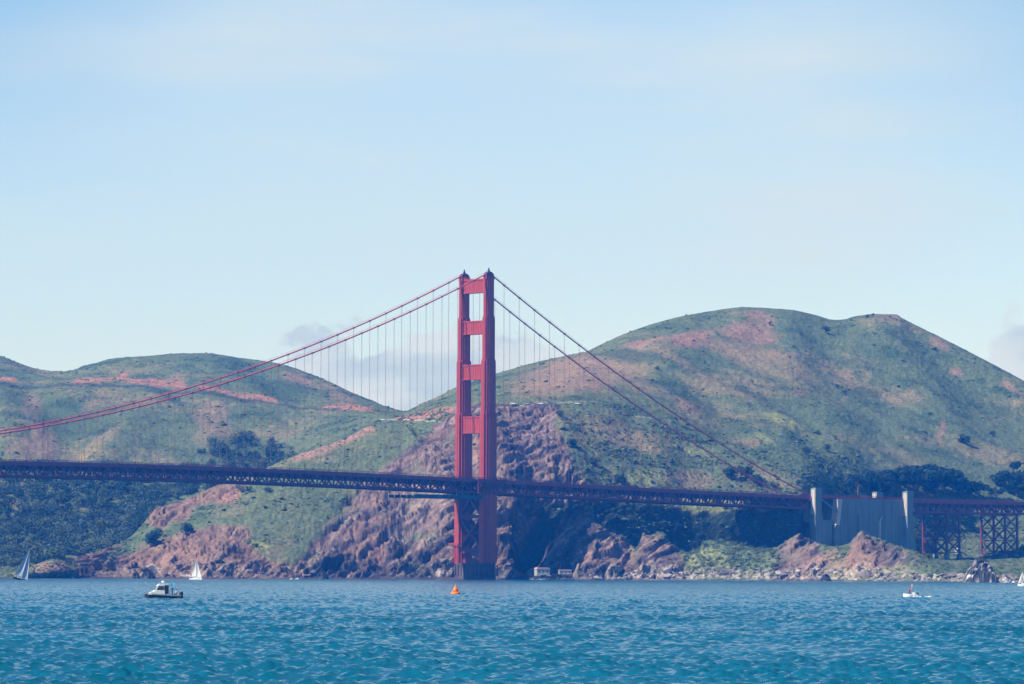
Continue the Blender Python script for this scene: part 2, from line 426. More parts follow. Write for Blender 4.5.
# broad undulation, gullies, rock facets
b_ = Z * 1.25 + Y * .35
amp_far = sstep(SS, 4.3, 6) * (1 - sstep(SS, 7.3, 7.95)) 
h = amp_far * (9 * fbm(X / 210, b_ / 230, 3, 21) + 4 * (ridged(X / 90 + b_ / 160, b_ / 300, 3, 31) - .5))
h += (1 - sstep(np.abs(SS - 3), 0, .25)) * 0
skirt = sstep(SS, 1.2, 2.2) * (1 - sstep(SS, 8.0, 8.6) * .5)
for pts, dep, wid, s0, s1 in (
    ([(600,352),(650,370),(690,395),(725,425)], -13, 13, 5.5, 8),
    ([(690,328),(657,352),(700,380),(750,402),(790,430)], 12, 13, 5.5, 8),
    ([(745,316),(735,335),(700,345)], 7, 12, 6, 8),
    ([(815,330),(822,350),(840,385),(880,420)], -6, 14, 5.5, 8),
    ([(790,325),(790,350),(800,385),(840,425),(850,455)], 10, 18, 5.5, 8),
    ([(875,325),(900,360),(935,400),(960,440)], 12, 16, 5.5, 8),
    ([(915,335),(945,365),(990,400),(1024,430)], -13, 14, 5.5, 8),
    ([(700,320),(675,330),(640,340)], -8, 9, 6.2, 8),
    ([(30,385),(55,420),(70,450),(80,480)], -14, 16, 4.6, 7),
    ([(150,400),(130,430),(100,470)], 12, 18, 4.6, 7),
    ([(200,400),(210,430),(220,460)], 10, 18, 4.6, 6.6),
    ([(250,362),(265,380),(280,398)], -8, 14, 6.1, 7.9),
    ([(300,405),(295,430),(280,455)], -10, 20, 4.6, 6.6),
    ([(0,400),(10,440),(20,480)], 10, 14, 4.6, 7),
    ([(556,415),(575,450),(590,495)], 7, 9, 4.5, 6),
    ([(630,420),(640,450),(650,490)], -8, 14, 5, 6.2),
    
    
    ([(320,570),(350,530),(400,490)], 7, 9, 1.8, 4),
    ([(300,570),(322,545),(350,505)], -5, 9, 1.8, 4),
    ([(345,575),(375,560),(388,578)], -9, 9, 1.8, 4),
    ([(150,575),(158,560)], -10, 8, 1.8, 4)):
    d = polydist(bpx, bpy_, pts)
    h += .36 * dep * np.exp(-(d / (wid * 1.1)) ** 2) * ((SS > s0) & (SS < s1)) * sstep(SS, s0, s0 + .3) * (1 - sstep(SS, s1 - .25, s1))
wv = 9 * fbm(X / 40, b_ / 40, 3, 39); da, db = (X * .62 + b_ * .78), (X * .78 - b_ * .62 + wv)        # strata run down to the left
bl = sstep(fbm(X / 50, b_ / 50, 3, 49), -.35, .35)
wl = 3 * fbm(X / 18, b_ / 18, 2, 53)
f1, t1, e1 = facets((da + 2 * wl) / 34, (db + 1.5 * wl) / 8.5, 3)
f2, t2, e2 = facets(da / 13, (db + wl) / 3.6, 5)
f0, t0_, e0 = facets(da / 85, (db + 3 * wl) / 26, 7)
lo_ = (.55 + .45 * sstep(bpy_, 490, 520)) * (.5 + .5 * sstep(bpx, 300, 350)) * (1 - .45 * sstep(bpx, 780, 815))
rk = 6 * fbm(da / 140, db / 50, 3, 43) + (4.8 * f0 + 3.8 * f1) * lo_ + 2.3 * f2 + .9 * fbm(X / 4, b_ / 4, 2, 51)
rs = 5 * (ridged(X / 16, b_ / 12, 4, 61) - .4)
h += rock * rk * skirt * (1 - .8 * (1 - sstep(np.abs(SS - 3), .0, .2)) * (bpx < 420))
h += shorerock * (rs * .3 + 2.2 * f2) * sstep(SS, 1.0, 1.6)
veg = (1 - rock) * sstep(SS, 1.8, 2.4) * (1 - .7 * sstep(SS, 7.6, 8))
h += veg * (1.6 * fbm(X / 9, b_ / 9, 3, 71) + .5 * perlin(X / 2.2, b_ / 2.4, 77))
h += cliff * 5 * fbm(X / 25, b_ / 40, 4, 81)
T2 = T.copy()
nrm = np.array([0, -.62, .78])
T2 += h[..., None] * nrm
T2[..., 2] = np.where(SS < 1.02, T[..., 2], T2[..., 2])

# albedo of the ground cover, plus painted cliff and crevice shade
def C(*c): return np.array(c)
GRASS, DRYGR, SCRUB, SOIL, PINK, ROCK, ROCKD, PALE, YEL = C(.088,.118,.058), C(.215,.165,.092), C(.032,.062,.034), C(.24,.150,.108), C(.27,.150,.118), C(.195,.138,.122), C(.04,.036,.042), C(.55,.50,.46), C(.23,.25,.10)
def lerp(a, b, t): return a + (b - a) * t[..., None]
n1 = fbm(X / 120, b_ / 90, 4, 101); n2 = fbm(X / 14, b_ / 10, 4, 103); n3 = perlin(X / 3.5, b_ / 3.0, 105); n4 = fbm(X / 45, b_ / 30, 4, 107)
base = np.zeros(X.shape + (3,)) + GRASS
base = lerp(base, base * 0 + DRYGR, sstep(n1 + .5 * n2, -.06, .42) * .6)
base = lerp(base, base * 0 + SCRUB, sstep(n4 + .7 * n2 + .35 * n3, .05, .42) * .8)
def paint(colr, m): 
    global base
    base = lerp(base, base * 0 + colr, np.clip(m, 0, 1))
def ell(cx, cy, rx, ry, ang=0):
    a = R(ang); dx, dy = wx - cx, wy - cy
    u = (dx * math.cos(a) + dy * math.sin(a)) / rx; v = (-dx * math.sin(a) + dy * math.cos(a)) / ry
    return 1 - sstep(np.hypot(u, v), .55, 1.15)
far = (SS > 4.3) & (SS < 8.05)
grit = .72 + .28 * sstep(n3 + n2, -.25, .25)
for colr, e, st in (
    (SOIL, (575,375,75,22,-12), .75), (DRYGR, (640,362,40,14,-15), .6), (PINK, (648,344,32,5,-8), .8), (PINK, (692,341,26,11,-18), .85),
    (PINK, (748,334,34,10,8), .75), (SOIL, (760,322,18,12,20), .7), (SOIL, (745,352,55,10,8), .55), (DRYGR, (770,366,60,14,18), .7), (SOIL, (690,404,20,7,12), .8),
    (PINK, (640,380,16,12,30), .25), (YEL, (783,423,24,7,15), .7), (YEL, (755,440,24,6,5), .7), (PINK, (742,442,22,3,8), .8), (SOIL, (940,341,14,5,30), .7), (PINK, (957,368,7,4,25), .8),
    (SOIL, (1012,388,16,4,28), .8), (SOIL, (845,372,9,4,30), .6), (DRYGR, (905,400,26,8,5), .45), (SOIL, (800,395,10,4,10), .5), (PINK, (941,433,5,9,-10), .6), (SOIL, (890,318,20,3,0), .4),
    (YEL, (645,478,24,12,-10), .7), (YEL, (700,455,22,10,25), .55), (DRYGR, (610,430,26,14,25), .55), (SOIL, (690,480,30,10,5), .5), (YEL, (840,480,40,8,5), .5), (DRYGR, (640,440,30,8,28), .6),
    (SOIL, (32,404,12,17,-10), .6), (SOIL, (43,440,16,22,-15), .6), (SOIL, (22,452,18,12,0), .5), (DRYGR, (100,445,34,7,-35), .7), (SOIL, (212,420,22,18,20), .6), (DRYGR, (220,440,30,14,0), .6),
    (SOIL, (296,381,16,8,15), .65), (SOIL, (90,405,14,6,-20), .4), (SOIL, (345,401,20,6,22), .5), (SCRUB, (235,364,28,7,8), .75), (SCRUB, (275,386,38,8,12), .8), (SCRUB, (245,455,46,20,0), .85),
    (SCRUB, (640,357,44,6,10), .8), (SCRUB, (690,395,50,7,35), .8), (SCRUB, (800,470,60,16,5), .4), (SCRUB, (980,400,60,14,25), .45), (SCRUB, (870,350,45,12,30), .35), (SCRUB, (60,415,40,20,20), .5),
    (SCRUB, (725,430,40,12,15), .45)):
    paint(colr, ell(*e) * far * st * grit)
def strip(colr, pts, w, st, s0=4.3, s1=8.05):
    d = polydist(wx * .35 + bpx * .65, wy * .35 + bpy_ * .65, pts)
    paint(colr, (1 - sstep(d + w * .55 * n2 + w * .3 * n3, w * .35, w * .95)) * st * ((SS > s0) & (SS < s1)) * (.62 + .38 * sstep(n3 + n2 * 1.5, -.45, .2)))
strip(C(.38,.155,.115), [(76,381),(120,381),(140,385),(182,388)], 6, .85)
strip(C(.38,.155,.115), [(118,378),(126,371)], 4.5, .6)
strip(SOIL, [(165,385),(178,380)], 5, .6)
strip(C(.38,.155,.115), [(0,376),(14,377)], 3.5, .8)
strip(C(.38,.155,.115), [(200,393),(240,397),(275,400)], 3.0, .75)
strip(C(.38,.155,.115), [(325,405),(372,408.5)], 3.2, .75)
strip(ROCKD, [(0,381),(60,384),(120,389),(200,397.5),(280,403.5),(340,408)], 1.4, .8)
strip(C(.38,.155,.115), [(400,417),(430,415),(455,413)], 6.5, .85, 4.9, 6.6)
strip(PALE, [(378,421),(415,420.5),(452,424)], .8, .5, 4.2, 6.2)
strip(PINK, [(296,458),(330,447),(372,428)], 5.5, .85, 2.3, 3.6)
strip(ROCKD, [(325,455),(370,451),(400,446)], 1.2, .6, 2, 3.1)
strip(PALE, [(500,405.5),(556,403.5),(600,404)], .7, .35, 4.5, 7)
strip(PALE, [(605,409),(625,413),(652,418)], .9, .35, 4.5, 7)
strip(PINK, [(480,381),(600,385)], 2, .2)
strip(DRYGR, [(655,352),(700,378),(750,402)], 5, .6)
strip(DRYGR, [(830,404),(845,396)], 1.4, .7)
paint(SOIL, rock * .6 * (bpx < 320)); 
rc = lerp(base * 0 + ROCK, base * 0 + SOIL * .72, (bpx < 330) * .7)
rc = rc * (.72 + .38 * t1 + .28 * t2)[..., None]
rc = lerp(rc, base * 0 + ROCKD, (1 - sstep(e1, .02, .16)) * .6)  # crevice shade painted dark along the facet edges
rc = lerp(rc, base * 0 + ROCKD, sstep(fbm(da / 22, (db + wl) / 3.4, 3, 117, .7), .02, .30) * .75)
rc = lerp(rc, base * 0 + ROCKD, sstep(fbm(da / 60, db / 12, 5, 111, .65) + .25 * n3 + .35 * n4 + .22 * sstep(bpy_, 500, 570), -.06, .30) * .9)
rc = lerp(rc, base * 0 + PALE * .75, sstep(fbm(da / 25, db / 6, 4, 113, .65), .28, .6) * .5)
rc = lerp(rc, base * 0 + SOIL, sstep(n4 + .3 * n2, .0, .4) * .55)
rc = lerp(rc, base * 0 + GRASS, sstep(n4 * -1 + .5 * n2, .15, .45) * .45)
pinkish = sstep(330 - bpx, -20, 60) * .6
rc = lerp(rc, base * 0 + SOIL * .95, pinkish * .8)
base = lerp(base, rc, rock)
front_s = (SS < 4)
for colr, e, st in (
    (SOIL, (850,562,38,12,5), .75), (SOIL, (800,556,16,16,0), .4), (YEL, (705,560,26,12,0), .6), (GRASS, (930,568,30,9,15), .9), (SOIL, (620,555,22,14,0), .5), (PINK, (55,566,30,7,-10), .8),
    (PINK, (96,553,16,7,-10), .6), (SOIL, (190,560,26,16,0), .4), (YEL, (258,545,14,5,5), .8), (GRASS, (300,505,60,30,0), .6), (GRASS, (268,520,30,20,0), .5), (PALE, (153,567,9,5,0), .55), (PALE, (190,574,12,3,0), .6),
    (PINK, (230,497,16,6,-25), .7), (PALE, (440,572,10,6,0), .5), (PINK, (382,555,8,5,0), .5)):
    paint(colr, ell(*e) * front_s * st * grit)
paint(PALE * .72, shorerock * .55 * sstep(n3 + n2, -.3, .3) * (.25 + .75 * sstep(bpx, 560, 640)))
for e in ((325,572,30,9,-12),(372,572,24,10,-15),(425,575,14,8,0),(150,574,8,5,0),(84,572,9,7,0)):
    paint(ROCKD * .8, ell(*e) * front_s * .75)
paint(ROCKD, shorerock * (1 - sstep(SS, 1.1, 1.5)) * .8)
paint(SCRUB * .6, cliff * .95)  # shade of the steep cliff painted into its ground colour
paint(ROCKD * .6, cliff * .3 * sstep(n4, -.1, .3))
paint(YEL, region(wx, wy, [(655,503),(690,512),(780,512),(780,500),(655,500)], 1.5) * (SS > 4.95) * (SS < 5.5) * .8)
cols = np.clip(base * (1 + .25 * n2[..., None] + .15 * n3[..., None]), .005, .9)
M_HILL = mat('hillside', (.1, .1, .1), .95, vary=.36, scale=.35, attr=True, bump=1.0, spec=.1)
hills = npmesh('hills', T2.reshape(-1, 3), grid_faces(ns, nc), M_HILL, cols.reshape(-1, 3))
tag(hills, 'steep coastal hills with rocky cliffs, green scrub and pink road cuts', 'hills', kind='structure')

def surf(px, py, smin=1.0, smax=8.0):
    """first visible ground point at a pixel (column search on the displaced mesh)"""
    j = int(np.argmin(np.abs(RIDGE_PX - px)))
    colp = T2[:, j]; cpx, cpy = proj(colp)
    ok = (SS[:, j] >= smin) & (SS[:, j] <= smax)
    idx = np.where(ok)[0]
    for a, b in zip(idx[:-1], idx[1:]):
        if (cpy[a] - py) * (cpy[b] - py) <= 0 and cpy[b] <= cpy[a]:
            t = (cpy[a] - py) / (cpy[a] - cpy[b] + 1e-9)
            return Vector((colp[a] * (1 - t) + colp[b] * t).tolist())
    k = idx[np.argmin(np.abs(cpy[idx] - py))]
    return Vector(colp[k].tolist())

# ------------------------------------------------------------------ bay water
def make_water():
    th = np.concatenate([np.linspace(-.6, -.15, 40, endpoint=False), np.linspace(-.15, .15, 900), np.linspace(.15, .6, 41)[1:]])
    r = [90.0]
    while r[-1] < 3400: r.append(r[-1] + max(.30, r[-1] * .0023))
    r = np.array(r + [4200, 6500, 9000.])
    RR, TT = np.meshgrid(r, th, indexing='ij')
    x, y = RR * np.sin(TT), RR * np.cos(TT)
    dr = np.gradient(r)[:, None]
    z = np.zeros_like(x); rg = np.random.RandomState(5)
    for i in range(56):
        lam = .7 * (3.4 / .7) ** rg.rand(); a = R(266) + rg.randn() * .7
        amp = .0150 * lam ** .60; k = 2 * np.pi / lam
        fade = 1.0
        ph = k * (x * np.cos(a) + y * np.sin(a)) + rg.rand() * 6.28
        z += amp * fade * (np.sin(ph) + .25 * np.sin(2 * ph + .6))
    z *= np.clip(.95 + .6 * fbm(x / 30, y / 50, 4, 7), .5, 1.6)
    m = bpy.data.materials.new('sea_water'); m.use_nodes = True; t = m.node_tree; b = t.nodes['Principled BSDF']
    b.inputs['Base Color'].default_value = WATER_COL
    b.inputs['Roughness'].default_value = .12; b.inputs['IOR'].default_value = 1.33
    b.inputs['Specular IOR Level'].default_value = .5
    geo = t.nodes.new('ShaderNodeNewGeometry')
    def nz(scale, det, sx=1, sy=1):
        mp = t.nodes.new('ShaderNodeMapping'); mp.inputs['Scale'].default_value = (sx, sy, 1)
        n = t.nodes.new('ShaderNodeTexNoise'); n.inputs['Scale'].default_value = scale; n.inputs['Detail'].default_value = det
        n.inputs['Roughness'].default_value = .6
        t.links.new(geo.outputs['Position'], mp.inputs[0]); t.links.new(mp.outputs[0], n.inputs['Vector']); return n.outputs[0]
    b1 = t.nodes.new('ShaderNodeBump'); b1.inputs['Distance'].default_value = .42; b1.inputs['Strength'].default_value = .8
    t.links.new(nz(.55, 6, .6, 1), b1.inputs['Height'])
    b2 = t.nodes.new('ShaderNodeBump'); b2.inputs['Distance'].default_value = 1.4; b2.inputs['Strength'].default_value = .6
    t.links.new(nz(.09, 3, .7, 1), b2.inputs['Height']); t.links.new(b2.outputs[0], b1.inputs['Normal'])
    t.links.new(b1.outputs[0], b.inputs['Normal'])
    gm = t.nodes.new('ShaderNodeMapRange'); t.links.new(nz(.035, 5, .3, 1), gm.inputs[0])
    gm.inputs[1].default_value = .38; gm.inputs[2].default_value = .62; gm.inputs[3].default_value = .6; gm.inputs[4].default_value = 1.0
    t.links.new(gm.outputs[0], b1.inputs['Strength'])
    gm2 = t.nodes.new('ShaderNodeMapRange'); t.links.new(gm.outputs[0], gm2.inputs[0]); gm2.inputs[3].default_value = .4; gm2.inputs[4].default_value = 1.0
    t.links.new(gm2.outputs[0], b2.inputs['Strength'])
    pm = t.nodes.new('ShaderNodeMapRange'); t.links.new(nz(.012, 4, .35, 1), pm.inputs[0])
    pm.inputs[1].default_value = .35; pm.inputs[2].default_value = .65
    mx = t.nodes.new('ShaderNodeMix'); mx.data_type = 'RGBA'; t.links.new(pm.outputs[0], mx.inputs[0])
    mx.inputs[6].default_value = tuple(c * .75 for c in WATER_COL[:3]) + (1,); mx.inputs[7].default_value = tuple(c * 1.2 for c in WATER_COL[:3]) + (1,)
    t.links.new(mx.outputs[2], b.inputs['Base Color'])
    o = npmesh('bay_water', np.stack([x, y, z], -1).reshape(-1, 3), grid_faces(*x.shape), m)
    return tag(o, 'choppy blue bay water filling the foreground', 'water', kind='structure')
WATER_COL = (.002, .094, .155, 1)
make_water()

# ------------------------------------------------------------------ haze
def make_haze():
    mb = MB(); mb.box(-3000, 3000, -300, 6800, -13.5, 420)
    m = bpy.data.materials.new('haze_air'); m.use_nodes = True; t = m.node_tree
    for n in list(t.nodes): t.nodes.remove(n)
    v = t.nodes.new('ShaderNodeVolumePrincipled'); out = t.nodes.new('ShaderNodeOutputMaterial')
    v.inputs['Color'].default_value = (.02, .27, 1.0, 1)
    v.inputs['Absorption Color'].default_value = (1, 1, 1, 1)
    v.inputs['Density'].default_value = HAZE
    v.inputs['Anisotropy'].default_value = .2
    t.links.new(v.outputs[0], out.inputs['Volume'])
    o = mb.build('haze', m); tag(o, 'thin blue sea haze over the bay and hills', 'haze', kind='stuff')
HAZE = 0.000082
make_haze()

# ------------------------------------------------------------------ suspension bridge
BX, BY = float(P(475.7, 480, 3000)[0]), 3000.0
BA = math.atan2(.669, .743)
U = np.array([.743, .669]); W = np.array([-.669, .743])       # along the deck (to the right), across (away from the camera)
def bt(px, yl):
    """position along the bridge line at cross offset yl that shows at px (for points near deck height)"""
    lo, hi = -900., 1100.
    for _ in range(60):
        mid = (lo + hi) / 2; q = np.array([BX + U[0]*mid + W[0]*yl, BY + U[1]*mid + W[1]*yl, 75.])
        if proj(q)[0] < px: lo = mid
        else: hi = mid
    return (lo + hi) / 2
def bz(px, py, yl):
    t = bt(px, yl); D = BY + U[1] * t + W[1] * yl
    return t, float(P(px, py, D)[2])
rail_pts = [bz(px, py, -14.5) for px, py in ((0,458.5),(200,465.8),(390,472.6),(476,477.2),(580,481.6),(660,485.2),(740,490.3),(790,494.3),(820,496),(900,498),(1020,499.6))]
rt = [a for a, b in rail_pts]; rzv = [b for a, b in rail_pts]
co = np.polyfit(rt, rzv, 3)
def ZR(t):
    t = max(-560, min(t, 760)); return float(np.polyval(co, t))
print('rail', [(round(a), round(b, 1), round(ZR(a), 1)) for a, b in rail_pts])
T_PYL = bt(813, -14)         # first pylon
T_END = bt(903, -14)
T_MID = -720.0               # how far the main span is built to the left
bridge = empty('suspension_bridge', (BX, BY, 0), BA, label='orange red suspension bridge crossing the strait, its tall tower standing at the cliff foot', cat='bridge')
HW = 13.7
# towers legs: (z0, z1, across, along)
SECT = [(12, 70, 8.4, 13.4), (70, 121.3, 7.8, 12.8), (121.3, 160.5, 6.7, 11.0), (160.5, 192.5, 5.7, 9.4), (192.5, 221.5, 4.7, 8.0)]
def leg_mesh(sy):
    mb = MB(); y = sy * HW
    for i, (z0, z1, wy_, wx_) in enumerate(SECT):
        # cruciform plan with notched corners: core plus two proud ribs
        mb.box(-wx_/2, wx_/2, y - wy_*.30, y + wy_*.30, z0, z1)
        mb.box(-wx_*.36, wx_*.36, y - wy_*.42, y + wy_*.42, z0, z1 - .4)
        mb.box(-wx_*.20, wx_*.20, y - wy_/2, y + wy_/2, z0, z1 - .8)
        if i:   # corbelled step collar
            z = z0; a, b = SECT[i-1][3], SECT[i-1][2]
            mb.box(-a/2 + .1, a/2 - .1, y - b*.30, y + b*.30, z - .2, z + 1.1)
            mb.box(-a*.38, a*.38, y - b*.42, y + b*.42, z - .2, z + 1.9)
    mb.box(-3.9, 3.9, y - 2.1, y + 2.1, 221.5, 223.6)
    return mb
for sy in (-1, 1):
    leg = leg_mesh(sy).build('tower_leg', M_ORANGE, bridge)
    mb = MB(); y = sy * HW
    mb.prism([(-4.2, 223.5), (4.2, 223.5), (3.2, 226.0), (1.2, 227.2), (-1.2, 227.2), (-3.2, 226.0)], y - 1.6, y + 1.6)
    mb.build('saddle_housing', M_ORANGE_SHADE, leg)
    mb = MB(); mb.lathe([(.9, 227.1), (.9, 228.4), (.55, 228.6), (.5, 229.8), (.15, 230.2), (.08, 230.7)], 8, (0, y, 0))
    mb.build('beacon', M_DARK, leg)
    mb = MB()   # ladder and maintenance rail on the leg
    for z0, z1, wy_, wx_ in SECT[1:]:
        mb.beam((-wx_/2 - .25, y - .5, z0), (-wx_/2 - .25, y - .5, z1), .12)
    mb.build('ladder', M_ORANGE_SHADE, leg)
for z0, z1, wx_ in ((212.0, 222.3, 5.2), (181.3, 191.3, 5.8), (147.6, 159.0, 6.8), (108.0, 120.6, 8.0)):
    mb = MB(); ya = HW - 1.2
    mb.box(-wx_/2 + .5, wx_/2 - .5, -ya, ya, z0 + 1.2, z1 - 1.0)
    mb.box(-wx_/2, wx_/2, -ya, ya, z1 - 1.0, z1)
    mb.box(-wx_/2, wx_/2, -ya, ya, z0, z0 + 1.2)
    for k in range(9):       # fluted panel ribs
        y = -ya + 2.2 + k * (2 * ya - 4.4) / 8
        mb.box(-wx_/2 + .28, wx_/2 - .28, y - .22, y + .22, z0 + 1.2, z1 - 1.0)
    for s in (-1, 1):        # curved corner brackets below and above
        for (a, b) in ((z0, -1), (z1, 1)):
            poly = [(0, 0), (2.2, 0), (.9, b * .9), (0, b * 2.6)]
            vs_ = []
            for xx in (-wx_/2 + .6, wx_/2 - .6):
                vs_ += [(xx, s * (HW - 1.7 - 0) - s * p[0], a + p[1]) for p in poly]
            mb.add(vs_, [(0,1,2,3), (7,6,5,4), (0,4,5,1), (1,5,6,2), (2,6,7,3), (3,7,4,0)])
    mb.build('portal_strut', M_ORANGE, bridge)
mb = MB()     # X bracing below the deck
def brace(mb, za, zb, w=4.2):
    for xx in (-3.6, 3.6):
        mb.beam((xx, -HW + 1, za), (xx, HW - 1, zb), 1.6, w, (1, 0, 0)); mb.beam((xx + .05, -HW + 1, zb), (xx + .05, HW - 1, za), 1.6, w, (1, 0, 0))
        mb.box(xx - .9, xx + .9, -2.6, 2.6, (za + zb) / 2 - 3.0, (za + zb) / 2 + 3.0)
for za, zb in ((22.5, 46.0), (47.0, 71.0)): brace(mb, za, zb)
mb.box(-3.2, 3.2, -HW + 1, HW - 1, 60.5, 66)
mb.build('cross_brace', M_ORANGE_SHADE, bridge)
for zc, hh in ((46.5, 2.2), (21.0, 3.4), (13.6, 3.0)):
    mb = MB(); mb.box(-4.4, 4.4, -HW + 1, HW - 1, zc - hh/2, zc + hh/2); mb.build('horizontal_strut', M_ORANGE_SHADE, bridge)
# sidewalk and truss carried round the outside of the tower legs
for sy in (-1, 1):
    mb = MB(); a, b = -13.5, 13.5; y0, y1 = sorted((sy * 14.6, sy * 18.2)); yf = sy * 18.3
    zr = ZR(0)
    mb.box(a, b, y0, y1, zr - 1.9, zr - 1.4); mb.box(a, b, yf - .15, yf + .15, zr - 4.0, zr - 1.3)
    mb.box(a, b, yf - .1, yf + .1, zr - .22, zr)
    for k in range(28):
        x = a + (b - a) * k / 27; mb.box(x - .12, x + .12, yf - .06, yf + .06, zr - 1.3, zr - .22)
    mb.box(a, b, yf - .45, yf + .45, zr - 12.0, zr - 10.4)
    for k in range(8):
        x = a + (b - a) * k / 7; mb.box(x - .4, x + .4, yf - .4, yf + .4, zr - 10.4, zr - 4.0)
        if k < 7:
            x2 = a + (b - a) * (k + 1) / 7
            mb.beam((x, yf, zr - 10.4), (x2, yf, zr - 4), .7); mb.beam((x + .05, yf, zr - 4), (x2 + .05, yf, zr - 10.4), .7)
    mb.box(a, b, yf - sy * .9 - .1, yf - sy * .9 + .1, zr - 7.6, zr - 4.2)
    mb.box(a, b, y0, y1, zr - 11.8, zr - 11.3)
    mb.build('tower_walkway', M_ORANGE_SHADE, bridge)
# fender pier
mb = MB(); n = 10
def pier_ring(a, b, z):
    pts = []
    for i in range(28):
        t = 2 * math.pi * i / 28; c, s_ = math.cos(t), math.sin(t)
        pts.append((a * math.copysign(abs(c) ** .55, c), b * math.copysign(abs(s_) ** .55, s_), z))
    return pts
rings = [pier_ring(8.6, 17.4, -6), pier_ring(8.6, 17.4, 2.5), pier_ring(8.1, 16.9, 2.8), pier_ring(8.1, 16.9, 10.6), pier_ring(8.5, 17.3, 10.9), pier_ring(8.5, 17.3, 12.2)]
b0 = [p for r_ in rings for p in r_]
fs = [(i*28 + k, i*28 + (k+1) % 28, (i+1)*28 + (k+1) % 28, (i+1)*28 + k) for i in range(len(rings)-1) for k in range(28)] + [tuple(range(5*28, 6*28)), tuple(range(28))[::-1]]
mb.add(b0, fs)
for k in range(-4, 5):
    mb.box(-8.5, -8.0, k*3.4 - .3, k*3.4 + .3, 2.8, 10.6); mb.box(k*1.7 - .25, k*1.7 + .25, -17.3, -16.7, 2.8, 10.6)
pier = mb.build('pier', M_PIER, bridge)
mb = MB()    # work gantry clinging to the far leg near the water, as in the photo
for y in (10.2, 15.6): mb.beam((-8.6, y, 12.4), (-8.6, y, 26.5), .5)
mb.beam((-9.0, 5.6, 26.5), (-9.0, 20.2, 26.5), .9); mb.beam((-8.6, 5.6, 12.4), (-8.6, 5.6, 26.5), .4)
mb.beam((-8.6, 10.2, 12.4), (-8.6, 15.6, 19), .3); mb.beam((-8.6, 15.6, 19), (-8.6, 10.2, 26.0), .3)
mb.build('access_frame', M_ORANGE, bridge)

Z_TOP = 226.6
ZC, HALF = 81.5, 640.0
def zcab(t):
    if t <= 0:
        k = 1 - min(-t, 2 * HALF) / HALF
        return ZC + (Z_TOP - ZC) * k * k
    te = T_PYL; ze = ZR(te) - 2.5; k = t / te
    return Z_TOP + (ze - Z_TOP) * k - 4 * 9.6 * k * (1 - k)
for sy in (-1, 1):
    mb = MB()
    pts = [(t, sy * HW, zcab(t)) for t in np.linspace(T_MID, 0, 90)] + [(t, sy * HW, zcab(t)) for t in np.linspace(0, T_PYL, 50)[1:]]
    mb.tube(pts, .50, 8)
    cb = mb.build('main_cable', M_CABLE, bridge, smooth=True)
    mb = MB()      # hand lines above the cable
    for dy in (-.6, .6): mb.tube([(a, b + dy, c + 1.45) for a, b, c in pts], .05, 4)
    mb.build('hand_rope', M_CABLE, cb)
SP = 15.24
ts = [k * SP for k in range(int(T_MID / SP), int(T_PYL / SP)) if abs(k) > 0]
ts = [t for t in ts if zcab(t) - (ZR(t) - 3) > 1.5]
left_edge = bt(-6, 0)
def rope_mb(mb, t, y):
    zt, zb = zcab(t), ZR(t) - 3.0
    for dx in (-.22, .22): mb.box(t + dx - .045, t + dx + .045, y - .045, y + .045, zb, zt)
    mb.box(t - .62, t + .62, y - .64, y + .64, zt - .62, zt + .62)
rest = MB(); cnt = 0
order = sorted([(t, sy) for t in ts for sy in (-1, 1)], key=lambda a: a[0] < left_edge)
for t, sy in order:
    if t >= left_edge and cnt < 100:
        mb = MB(); rope_mb(mb, t, sy * HW); mb.build('suspender_rope', M_ROPE, bridge); cnt += 1
    else: rope_mb(rest, t, sy * HW)
o = rest.build('suspender_ropes', M_ROPE, bridge); tag(o, kind='stuff')
print('ropes', cnt)

